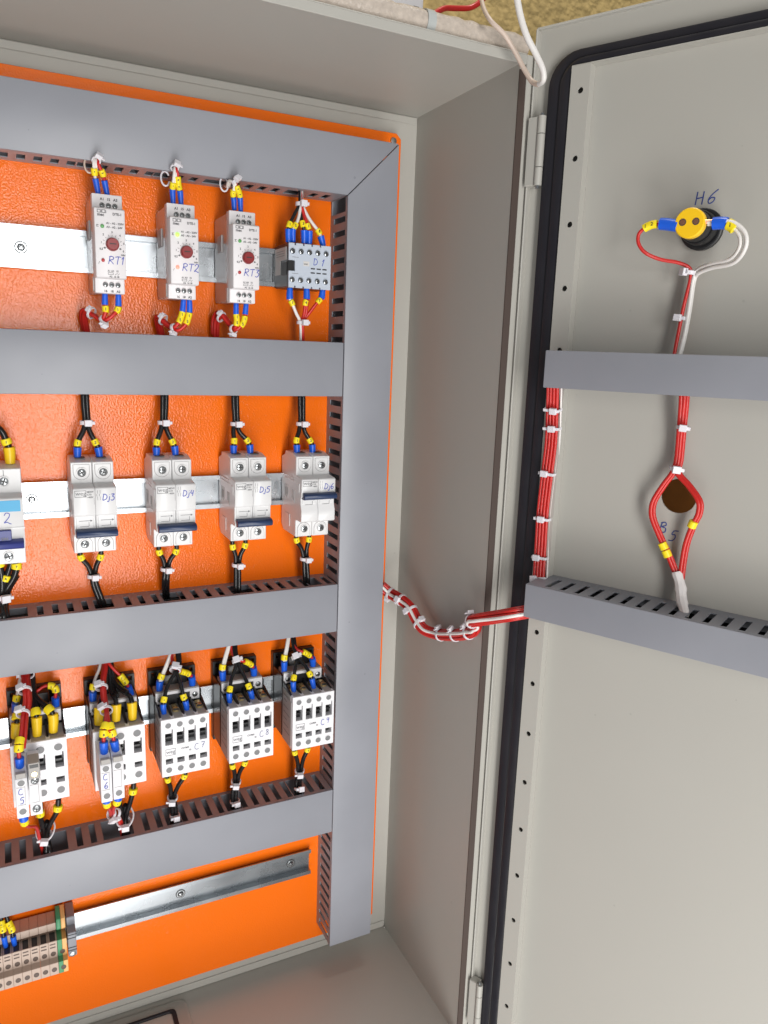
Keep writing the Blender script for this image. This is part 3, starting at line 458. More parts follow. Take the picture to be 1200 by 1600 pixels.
# front frame: flange facing forward, with a brown seal strip on its inner edge
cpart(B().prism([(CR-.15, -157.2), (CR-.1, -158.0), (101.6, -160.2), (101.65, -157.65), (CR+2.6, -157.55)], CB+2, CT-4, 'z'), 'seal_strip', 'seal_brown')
b = B()
b.box(101.7, 111.5, -157.6, -160, CB-8, CT+7.0)
b.box(110.0, 111.5, 17, -157.6, CB-8, CT+7.0)
cpart(b, 'front_flange', 'paint_grey', bev=.6)
b = B()
b.box(CL-2.5, 101.6, -157.6, -160, CT-.4, CT+6.6); b.box(CL-2.5, 101.6, -120, -159.8, CT+6.5, CT+7.6)
cpart(b, 'top_flange', 'paint_grey', bev=.6)
cpart(B().box(CL-2.5, 101.6, -157.6, -160, CB-8, CB+3), 'bottom_flange', 'paint_grey', bev=.6)
def rrect(x0, x1, y0, y1, r, n=5):
    out = []
    for cx, cy, a0 in ((x1-r, y1-r, 0), (x0+r, y1-r, 90), (x0+r, y0+r, 180), (x1-r, y0+r, 270)):
        for i in range(n+1):
            a = math.radians(a0+90*i/n); out.append((cx+r*math.cos(a), cy+r*math.sin(a)))
    return out
def ringprism(b, o, i, z0, z1, T=None):
    n = len(o)
    f = (lambda p, z: T(p[0], p[1], z)) if T else (lambda p, z: (p[0], p[1], z))
    R = [[b.bm.verts.new(f(p, z)) for p in q] for q, z in ((o, z0), (o, z1), (i, z1), (i, z0))]
    for k in range(4):
        A, C2 = R[k], R[(k+1) % 4]
        for j in range(n): b.bm.faces.new((A[j], A[(j+1)%n], C2[(j+1)%n], C2[j]))
    return b
b = B(); b.prism(rrect(-400, -150, -118, 4, 9), CB+.2, CB+2.4, 'z'); cpart(b, 'gland_frame', 'paint_grey', bev=1.2, seg=2)
b = B(); ringprism(b, rrect(-388, -163, -108, -6.5, 5), rrect(-385, -167.5, -104.5, -10.5, 3), CB+2.3, CB+4.2); cpart(b, 'gland_gasket', 'rubber', bev=.5)
b = B(); b.prism(rrect(-384.5, -168, -104, -11, 3), CB+2.3, CB+3.0, 'z'); cpart(b, 'gland_cover', 'paint_grey', bev=.3)
# weld bead and speck in the lower corner
b = B(); b.lathe((CR-1.6, 11, CB+1.4), (0,-1,0), [(0,0),(0,1.1),(1.6,.9),(2.4,0)], 8); cpart(b, 'weld_bead', 'paint_grey')

# ------------------------------------------------------------------ mounting plate
pl = thing('mounting_plate', 'bright orange mounting plate at the back of the cabinet', 'mounting plate', (-470, 12, -856))
b = B().prism([(-470,-856), (72.6-7,-856), (72.6,-849), (72.6,20.3-5), (72.6-5,20.3), (-470,20.3)], 0, 2.5, 'y')
b.obj('plate', 'orange_paint', pl, loc=(470, -12, 856), bev=.4)
b = B(); b.lathe((64, 0, 13), (0,-1,0), [(0,0),(0,3.4),(1.6,3.0),(2.2,0)], 12); b.obj('screw', 'steel', pl, loc=(470, -12, 856))
for x, z in ((64.5, -842), (60, -400)):
    b = B(); b.lathe((x, 0, z), (0,-1,0), [(0,0),(0,3),(1.4,2.6),(1.9,0)], 12); b.obj('screw', 'steel', pl, loc=(470, -12, 856))

# ------------------------------------------------------------------ wiring ducts
D = 41.4
def duct(name, label, cat, group, org, L, w, depth, T, holesA, holesB, cover_poly, slot_d, rot=0.0, mitre=None):
    """T maps (u along, d out, w across) to xyz; holesA / holesB: list of (u0,u1) openings on the w=0 and w=w walls"""
    o = thing(name, label, cat, org, group, rot)
    b = B(); b.box(0, L, .2, 1.7, 1.2, w-1.2, T); b.obj('base', 'duct_grey', o)
    for ww, hol in ((0, holesA), (w, holesB)):
        b = B(); d0, d1 = slot_d
        hs = [(h[0], h[1], h[2] if len(h) > 2 else d0, h[3] if len(h) > 2 else d1) for h in hol]
        inner = ww+1.3 if ww == 0 else ww-1.3
        b.holed(0, L, .2, depth-2.2, ww+(.35 if ww == 0 else -.35), inner, hs, lambda a, bb, c: T(a, bb, c))
        b.obj('slotted_wall', 'duct_grey', o)
    b = B()
    b.prism(cover_poly, depth-1.8, depth, 'z', T=lambda u, ww, d: T(u, d, ww))
    c = b.obj('cover', 'duct_grey', o, bev=.7, seg=2)
    b = B()
    us = [p[0] for p in cover_poly]
    at0 = [p[0] for p in cover_poly if p[1] < 1]; atw = [p[0] for p in cover_poly if p[1] > w-1]
    b.box(min(at0)+.4, max(at0)-.4, depth-5.2, depth-1.7, .05, .33, T); b.box(min(atw)+.4, max(atw)-.4, depth-5.2, depth-1.7, w-.33, w-.05, T)
    b.obj('lip', 'duct_grey', c)
    return o
def slots(u0, n, pitch, wd, gaps=(), d=None, skip=()):
    out = []
    for i in range(n):
        a = u0+i*pitch
        if any(g[0]-2 < a+wd/2 < g[1]+2 for g in gaps): continue
        out.append((a, a+wd))
    out += [tuple(g) for g in gaps]
    return out
XL = -480.0
GD = 'slotted grey wiring ducts inside the cabinet'
def TH(x0, zt): return lambda u, d, w: (u, -d, -w)
U = lambda x: x-XL
# top duct, mitred into the right-hand upright
duct('wiring_duct', 'topmost horizontal grey wiring duct, mitred into the upright duct', 'wiring duct', GD, (XL, 0, 0), U(-.3), 50, D, TH(0,0),
     slots(U(-282.5)-12*16, 39, 12.05, 6.2), slots(U(-282.5)-12*16, 39, 12.05, 6.2, gaps=((U(-226), U(-211)), (U(-166.5), U(-153)), (U(-119), U(-106)), (U(-52), U(-38)))), [(0,0), (U(49.6),0), (U(-.35),50), (0,50)], (10, 28))
# upright duct on the right
duct('wiring_duct', 'tall upright grey wiring duct along the right edge of the orange plate', 'wiring duct', GD, (0, 0, 0), 836.1, 50, D, lambda u, d, w: (w, -d, -u),
     [(50, 63, 3, 39.5)] + slots(66.5+.0, 64, 12.03, 5.2), slots(6, 69, 12.03, 5.2, gaps=((424, 444),)), [(.5,.3), (836.1,.3), (836.1,50), (.5,50)][0:0] + [(50.4,0), (836.1,0), (836.1,50), (.45,50)], (8, 38))
duct('wiring_duct', 'horizontal grey wiring duct between the timer relays and the circuit breakers', 'wiring duct', GD, (XL, 0, -180.0), U(-.7), 50, D, TH(0,0),
     slots(U(-281)-192, 39, 12.05, 5, gaps=((U(-232), U(-212)), (U(-176), U(-156)), (U(-121), U(-104)))), slots(U(-281)-192, 39, 12.05, 5), [(0,0), (U(-.7),0), (U(-.7),50), (0,50)], (10, 36))
duct('wiring_duct', 'horizontal grey wiring duct below the circuit breakers, above the contactors', 'wiring duct', GD, (XL, 0, -415.8), U(-.7), 50, D, TH(0,0),
     slots(U(-275)-192, 39, 12.05, 5, gaps=((U(-303), U(-281.5)), (U(-228), U(-212)), (U(-169), U(-154)), (U(-101), U(-84.5)), (U(-27.5), U(-14)))), slots(U(-275)-192, 39, 12.05, 5), [(0,0), (U(-.7),0), (U(-.7),50), (0,50)], (10.5, 36))
duct('wiring_duct', 'lowest horizontal grey wiring duct with long fingers, below the contactors', 'wiring duct', GD, (XL, 0, -642.8), U(-.7), 50, D, TH(0,0),
     slots(U(-312.5)-168, 41, 12.0, 5.4, gaps=((U(-289.5), U(-260)), (U(-229.5), U(-202)), (U(-171.5), U(-157)), (U(-112), U(-97)), (U(-42), U(-30)))), slots(U(-312.5)-168, 41, 12.0, 5.4), [(0,0), (U(-.7),0), (U(-.7),50), (0,50)], (5, 39.3))

# ------------------------------------------------------------------ DIN rails
GR = 'zinc DIN rails on the orange plate'
def rail(label, x0, x1, zt, h, screws, rot=0.0):
    o = thing('din_rail', label, 'mounting rail', (x0, 0, zt-h/2), GR)
    o.rotation_euler = (0, rot, 0)
    q = h/2
    poly = [(-7.5,q), (-7.5,q-4.4), (-1.2,q-4.4), (-1.2,-q+4.4), (-7.5,-q+4.4), (-7.5,-q), (-6.2,-q), (-6.2,-q+3.2), (-.1,-q+3.2), (-.1,q-3.2), (-6.2,q-3.2), (-6.2,q)]
    B().prism(poly, 0, x1-x0, 'x').obj('rail', 'zinc', o, bev=.12)
    for sx in screws:
        b = B(); b.lathe((0,-1.2,0), (0,-1,0), [(0,4.2),(.6,4.2),(.6,3.0),(1.6,2.8),(2.5,2.0),(2.8,0)], 16)
        s = b.obj('screw', 'steel', o, loc=(sx-x0, 0, 0))
        B().lathe((0,-1.2,0), (0,-1,0), [(0,5.0),(.25,5.0),(.25,4.3),(.1,4.2)], 18).obj('washer', 'dark', s)
        b = B(); b.box(-2, 2, -3.9, -3.4, -.4, .4); b.box(-.4, .4, -3.92, -3.42, -2, 2); b.obj('slot', 'dark', s)
rail('zinc rail carrying the timer relays in the top row', -480, -20, -98, 33.6, (-269.5,))
rail('zinc rail carrying the circuit breakers in the second row', -480, -12, -306.8, 31.8, (-272.6,))
rail('zinc rail carrying the contactors in the third row', -480, -6, -518.3, 29.6, ())
rail('bare zinc rail with two screws below the lowest duct', -480, -10.8, -733.6, 30.6, (-153.7, -32.6))

# ------------------------------------------------------------------ circuit breakers
def pole(x0, w, up):
    nz = -59.8
    poly = [(-3,-4), (-3,-72), (-9,-77), (-44,-77), (-44,-61.5), (-47,-60.2), (-57,-60.2), (-60,-59)]
    if up:
        poly += [(-60,-49), (-57.5,-43), (-57.5,-37), (-60,-36), (-60,-19.6)]
    else:
        poly += [(-60,-57), (-57.5,-54), (-57.5,-43), (-60,-41.5), (-60,-19.6)]
    poly += [(-58.5,-18.6), (-46,-17.6), (-44,-17.2), (-44,0), (-32,2.6), (-14,2.6), (-12,-1)]
    return B().prism(poly, x0+.12, x0+w-.12, 'x')
def breaker(label, loc, up, text_s, lbl):
    o = thing('circuit_breaker', label, 'circuit breaker', loc, 'two pole white circuit breakers')
    w = 16.9
    for k in range(2):
        x0 = k*w
        key = ('pole', up)
        me = shared(key, lambda: pole(0, w, up).mesh('pole', 'breaker_white', bev=.5, seg=1))
        p = place('pole', me, o, (x0, 0, 0))
        # screw pads, U shaped collars and screws
        for zc, s in ((-8.2, 1), (-69.5, -1)):
            def pad():
                out = []; rr = 6.2
                for i in range(11):
                    a = math.pi+math.pi*i/10; out.append((8.4+rr*math.cos(a), zc+s*rr*math.sin(a)))
                out += [(8.4+rr, zc+s*6.6), (8.4-rr, zc+s*6.6)]
                return B().prism(out, -44.7, -43.9, 'y').mesh('screw_pad', 'breaker_white', bev=.25)
            def groove():
                out = []
                for rr, rev in ((6.6, 0), (6.2, 1)):
                    seg = [(8.4+rr*math.cos(math.pi+math.pi*i/10), zc+s*rr*math.sin(math.pi+math.pi*i/10)) for i in range(11)]
                    seg = [(8.4-rr, zc+s*6.6)] + seg + [(8.4+rr, zc+s*6.6)]
                    out += seg[::-1] if rev else seg
                return B().prism(out, -44.12, -43.9, 'y').mesh('groove', 'ink_side')
            pd = place('screw_pad', shared(('pad', s), pad), o, (x0, 0, 0))
            place('groove', shared(('groove', s), groove), pd)
        def flap():
            b = B(); zz = (-38.0, -42.6) if up else (-43.6, -53.2)
            b.box(1.6, 14.8, -58.3, -57.2, zz[0]+1.2, zz[1]); return b.mesh('flap', 'breaker_white', bev=.35)
        place('flap', shared(('flap', up), flap), o, (x0, 0, 0))
        for zc in (-8.4, -69.3): terminal_screw(o, x0+8.6, -44.7, zc, 3.3, 'breaker_white', 1.3, 'hole_grey')
        # terminal slot openings above and below
        b = shared('brk_slot', lambda: B().box(4.4, 12.4, -36, -26, 2.5, 2.75).mesh('opening', 'dark'))
        place('opening', b, o, (x0, 0, 0))
        # arrows on the flap
        za = -38.6 if up else -46.5
        ya = -58.42
        def arrow():
            b = B(); b.box(3.6, 12.6, -.12, .05, -.15, .15); b.prism([(12.4,-.9),(13.9,0),(12.4,.9)], -.12, .05, 'y')
            b.box(11.0, 11.3, -.12, .05, -4.6, -1.2); b.box(4.0, 11.0, -.12, .05, -4.75, -4.45)
            return b.mesh('arrow', 'ink_grey')
        place('arrow', shared('arrow', arrow), o, (x0+.2, ya, za))
    # tie lever across both poles
    zl = -30.6 if False else (-33.2 if up else -55.6)
    zl = -35.0 if up else -56.4
    if up: poly = [(-57,3.2), (-63.5,3.4), (-66.5,1.8), (-66.5,-1.8), (-63,-3.0), (-57,-2.6)]
    else: poly = [(-57,3.0), (-63.5,3.2), (-66.3,1.4), (-66.3,-2.4), (-63,-3.6), (-57,-3.0)]
    B().prism(poly, .8, 2*w-.6, 'x').obj('lever', 'navy', o, bev=.5, loc=(0, 0, zl))
    y = -60.15
    zt = -19.8
    lf = 1.0 if not up else .9
    text('weg', 1.9, y, zt-5.0*lf, 4.9, 'ink_grey', o, False)
    b = B()
    for x0, x1, z0, z1 in ((1.2,10.1,-1.4,-1.05),(1.2,10.1,-6.5,-6.15),(1.2,1.55,-6.5,-1.1),(9.75,10.1,-6.5,-1.1)): b.box(x0, x1, y-.02, y+.1, zt+z0*lf, zt+z1*lf)
    b.obj('print', 'ink_grey', o)
    text('MDW', 10.6, y, zt-3.0*lf, 2.0, 'ink_grey', o); text('C10', 10.6, y, zt-5.2*lf, 2.0, 'ink_grey', o); text('~400V', 10.6, y, zt-7.4*lf, 1.8, 'ink_grey', o)
    b = B()
    for xx in (18.6, 20.6):
        b.box(xx, xx+.25, y-.02, y+.1, zt-9.5*lf, zt-6.5*lf); b.box(xx, xx+.25, y-.02, y+.1, zt-4*lf, zt-1.2*lf); b.box(xx-.6, xx-.3, y-.02, y+.1, zt-6.2*lf, zt-4.3*lf)
    b.box(15.9, 16.05, y-.02, y+.1, zt-13*lf, zt-7.5*lf)
    b.obj('print', 'ink_grey', o)
    handwriting(text_s, 22.6, y-.1, zt-(9.8 if not up else 9.0), 5.2, o, slant=.08, gap=.10, r=.32)
    # side relief of the left flank
    for r in ((-12, -40, -20.5, -21.2), (-12, -40, -23.5, -24.2), (-47, -54, -24, -32), (-14, -28, -58, -70)):
        place('flank_relief', shared(('flank', r), lambda: B().box(-.25, .2, *r).mesh('flank_relief', 'breaker_white', bev=.12)), o)
    b = B()
    for k in range(5): b.box(-.2, .1, -13-k*2.2, -14-k*2.2, -30-(k % 2)*3, -44+(k*7 % 5))
    for k in range(3): b.box(-.2, .1, -34-k*3, -35-k*3, -32, -40-k*2)
    b.obj('print', 'ink_side', o)
    return o
breaker('white two pole breaker marked Dj3, leftmost of the four matching breakers, lever down', (-243.6, 0, -285.5), False, 'Dj3', 0)
breaker('white two pole breaker marked Dj4, second of the four from the left, lever down', (-178.4, 0, -285.5), False, 'Dj4', 0)
breaker('white two pole breaker marked Dj5, third of the four from the left, lever down', (-110.0, 0, -285.5), False, 'Dj5', 0)
breaker('white two pole breaker marked Dj6, beside the upright duct, its lever raised', (-47.4, 0, -286.0), True, 'Dj6', 0)
# residual current breaker cut by the left frame edge
o = thing('residual_current_breaker', 'wide white breaker with light blue strip and indigo lever, marked j 2', 'circuit breaker', (-348, 0, -289))
W2 = 67.5
poly = [(-3,-4), (-3,-72), (-9,-78), (-44,-78), (-44,-63), (-47,-62), (-57,-62), (-60,-60.5), (-60,-21.6), (-58.5,-20.6), (-46,-19.6), (-44,-19.2), (-44,0), (-32,2.6), (-14,2.6), (-12,-1)]
B().prism(poly, 0, W2, 'x').obj('housing', 'breaker_white', o, bev=.5)
B().box(2, W2-2.0, -60.3, -59.5, -22.6, -31.5).obj('colour_strip', 'cyan_strip', o)
B().box(1, W2+.3, -60.6, -59.5, -44.4, -45.2).obj('panel_step', 'breaker_white', o)
B().prism([(-57,4), (-64,3), (-67,1), (-67,-2.6), (-64,-4), (-57,-4)], 1, W2-1, 'x').obj('lever', 'indigo', o, bev=.5, loc=(0,0,-57.0))
c = B().box(W2-25, W2-9.5, -59, -63.4, -45.8, -57).obj('lever_block', 'indigo', o, bev=.5)
text('OFF ON', W2-23.4, -63.55, -53.5, 3.1, 'ink_grey', c)
b = B(); b.box(W2-31.4, W2-30.8, -60.6, -60, -48, -53); b.box(W2-30, W2-29.4, -60.6, -60, -48, -53); b.prism([(W2-32,-53),(W2-28.8,-53),(W2-30.4,-55)], -60.6, -60, 'y'); b.obj('mark', 'ink_grey', o)
for zc in (-10, -71.6):
    terminal_screw(o, W2-12.6, -44.2, zc, 3.9, 'breaker_white', 1.12, 'breaker_white'); B().box(W2-12.8, W2-12.4, -44.2, -43.9, zc, zc+(9 if zc > -30 else -5)).obj('seam', 'dark', o)
handwriting('j 2', 46.0, -60.3, -40.5, 8.0, o)

# ------------------------------------------------------------------ timer relays
def relay():
    o = thing('timer_relay', 'white timer relay', 'timer relay', (0, 0, 0), 'white timer relays on the top rail')
    w = 22.4
    body = [(-3,-3), (-3,-70), (-6,-73.4), (-44,-73.4), (-44,-1), (-8,-1)]
    B().prism(body, .4, w-.4, 'x').obj('housing', 'relay_body', o, bev=.6)
    rim = [(-44,0), (-44,-74), (-54,-74), (-54,-63.2), (-64.5,-63.2), (-66,-62.4), (-66,-12.4), (-64.5,-11.6), (-54,-11.6), (-54,0)]
    B().prism(rim, 0, w, 'x').obj('front_cover', 'relay_front', o, bev=.7, seg=2)
    B().box(-.5, .6, -16, -30, -17, -31).obj('rating_label', 'grey_label', o)
    B().box(-1.0, .2, -42.5, -49, -62, -72.6).obj('latch', 'relay_body', o, bev=.3)
    for i in range(3):
        terminal_screw(o, 7.4+i*4.7, -54, -8.4, 1.95, 'relay_front', 1.12, 'hole_grey')
        terminal_screw(o, 7.8+i*4.7, -54, -67.4, 1.95, 'relay_front', 1.12, 'hole_grey')
    for i, t in enumerate(('A1', '15', 'A3')): text(t, 6.0+i*4.9, -54.15, -4.6, 2.7, 'ink_black', o)
    for i, t in enumerate(('16', '18', 'A2')): text(t, 6.6+i*4.7, -54.15, -73.2, 2.5, 'ink_black', o)
    y = -66.15; zt = -12.0
    # maker's block logo
    b = B()
    for k, x0 in enumerate((2.2, 5.6)):
        for r in ((x0, x0+2.6, -1.6, -1.25), (x0, x0+2.6, -3.6, -3.25), (x0, x0+.35, -3.6, -1.25), (x0+2.25, x0+2.6, -3.6, -1.25)): b.box(r[0], r[1], y-.02, y+.1, zt+r[2], zt+r[3])
        b.box(x0+2.9, x0+3.2, y-.02, y+.1, zt-3.6, zt-1.25)
    b.obj('print', 'ink_black', o)
    text('mec', 2.2, y, zt-5.9, 3.0, 'ink_black', o, True)
    text('DTE-1', 13.4, y, zt-4.7, 2.5, 'ink_black', o, True)
    text('A1 - A2 - 220V', 8.6, y, zt-11.4, 2.05, 'ink_black', o)
    text('A3 - A2 - 24V', 8.6, y, zt-14.2, 2.05, 'ink_black', o)
    b = B(); b.box(1.2, 3.0, y-.02, y+.1, zt-13.9, zt-13.6); b.box(1.2, 3.0, y-.02, y+.1, zt-12.6, zt-12.3); b.box(1.6, 1.9, y-.02, y+.1, zt-13.7, zt-12.5); b.obj('print', 'ink_black', o)
    # dial
    cx, cz = 12.6, zt-26.0
    b = B(); b.lathe((cx, -66, cz), (0,-1,0), [(0,5.1),(1.8,4.9),(3.4,4.6),(3.9,4.1),(3.9,0)], 24); dl = b.obj('dial', 'dial_red', o, ang=45)
    B().box(cx-2.4, cx+2.4, -70.1, -69.7, cz-.35, cz+.35).obj('dial_slot', 'dark', dl)
    b = B()
    for i in range(11):
        a = math.radians(205-230*i/10)
        for r0 in (6.1,):
            p = Vector((cx+r0*math.cos(a), 0, cz+r0*math.sin(a))); q = Vector((cx+(7.4 if i % 2 == 0 else 6.9)*math.cos(a), 0, cz+(7.4 if i % 2 == 0 else 6.9)*math.sin(a)))
            b.tube([(p.x, y, p.z), (q.x, y, q.z)], .16, 4)
    for sx in (-1, 1): b.lathe((cx+sx*5.6, y+.1, cz-3.0), (0,-1,0), [(0,0),(0,.7),(.25,.7),(.25,0)], 8)
    b.obj('scale', 'ink_grey', o)
    for t, ax, az in (('0,2',-9.6,-4.6),('1',-8.6,.2),('2',-7.0,6.0),('3',-.6,8.2),('4',5.2,6.2),('5',7.9,.4),('6',7.4,-5.2),('min',6.0,-8.0)): text(t, cx+ax, y, cz+az, 2.1, 'ink_black', o)
    b = B(); b.tube([(2.0, y, zt-41), (2.7, y, zt-39.2)], .14, 4); b.obj('print', 'ink_black', o)
    text('A1 A3   15', 8.4, y, zt-46.4, 1.8, 'ink_black', o); text('A2  16 18', 9.6, y, zt-50.6, 1.8, 'ink_black', o)
    b = B(); b.box(8.6, 12.6, y-.02, y+.1, zt-48.6, zt-48.35); b.box(8.6, 12.6, y-.02, y+.1, zt-47.2, zt-46.95); b.box(8.6, 8.85, y-.02, y+.1, zt-48.6, zt-46.95); b.box(12.35, 12.6, y-.02, y+.1, zt-48.6, zt-46.95)
    b.tube([(13.6, y, zt-48.6), (15.6, y, zt-47.2), (15.8, y, zt-48.8), (17.0, y, zt-47.4)], .13, 4); b.obj('print', 'ink_black', o)
    return o
r0 = relay()
def led(o, x, z, m, r=1.5):
    b = B(); b.lathe((x, -66, z), (0,-1,0), [(0,r),(.7,r*.95),(1.2,r*.6),(1.35,0)], 14); b.obj('indicator', m, o)
for i, (x, z, t, lit) in enumerate(((-219.7,-75.6,'RT1',0), (-163.2,-76.4,'RT2',1), (-112.4,-76.6,'RT3',0))):
    o = r0 if i == 0 else copy_tree(r0)
    o.location = Vector((x, 0, z))*S
    o['label'] = ('white timer relay with red dial, marked RT1, leftmost of its row', 'white timer relay with green and red lamps lit, marked RT2', 'white timer relay with red dial, marked RT3, beside the small contactor')[i]
relays = [ob for ob in col.objects if ob.name.startswith('timer_relay')]
for o, t, lit in zip(relays, ('RT1', 'RT2', 'RT3'), (0, 1, 0)):
    led(o, 5.6, -25.3, 'led_green_lit' if lit else 'led_green', 1.75 if lit else 1.45)
    led(o, 5.3, -50.2, 'led_red_lit' if lit else 'led_red', 1.6 if lit else 1.35)
    handwriting(t, 9.2, -66.2, -52.6, 5.7, o, slant=.12, gap=.10)

# ------------------------------------------------------------------ mini contactor D1
o = thing('mini_contactor', 'small blue grey contactor marked D1, ten screw terminals on its face', 'contactor', (-57.2, 0, -96.2))
B().prism([(-2,-1), (-2,-35), (-12,-37.5), (-43.5,-37.5), (-43.5,.2), (-12,.2)], -.2, 40.1, 'x').obj('housing', 'black_plastic', o, bev=.5)
b = B(); b.holed(0, 39.9, -37.9, 0, -46.2, -43.5, [(.0-1, 5.8, -23.6, -14.6)] + [(6.0+i*7.9-.6, 6.0+i*7.9+.6, -1.8, 1) for i in range(4)] + [(6.0+i*7.9-.6, 6.0+i*7.9+.6, -39, -36.1) for i in range(4)], lambda a, bb, c: (a, c, bb))
b.obj('front_plate', 'mini_front', o, bev=.3)
for i in range(5):
    terminal_screw(o, 2.9+i*7.9+.4, -46.2, -7.0, 2.25, 'mini_front', 1.1, 'dark'); terminal_screw(o, 2.9+i*7.9+.2, -46.2, -31.2, 2.25, 'mini_front', 1.1, 'dark')
b = B()
for i in range(3):
    for z in (-20.6, -24.2): b.box(20.6+i*5.6, 24.6+i*5.6, -46.4, -46.1, z-.55, z+.55)
b.obj('print', 'ink_black', o)
B().box(13.6, 19.2, -46.35, -46.1, -14.8, -18.8).obj('badge', 'label_white', o); text('weg', 14.1, -46.45, -17.7, 2.2, 'ink_grey', o, True)
b = B(); b.box(3, 9, -46.35, -46.1, -12.1, -11.8); b.box(3, 9, -46.35, -46.1, -26.0, -25.7); b.obj('print', 'ink_grey', o)
handwriting('D', 23.4, -46.3, -17.4, 5.6, o, gap=.3); handwriting('1', 30.6, -46.3, -17.8, 5.8, o, slant=.25)
b = B(); b.box(-.5, .2, -10, -40, -3, -14); b.box(-.5, .2, -10, -24, -13.9, -26); b.obj('side_label', 'label_white', o)
b = B()
for z in (-6, -8, -10): b.box(-.6, -.4, -13, -36, z-.3, z)
b.obj('print', 'ink_grey', o)
b = B(); b.box(-.7, .2, -28, -42, -16, -27); b.obj('side_relief', 'dark', o, bev=.3)

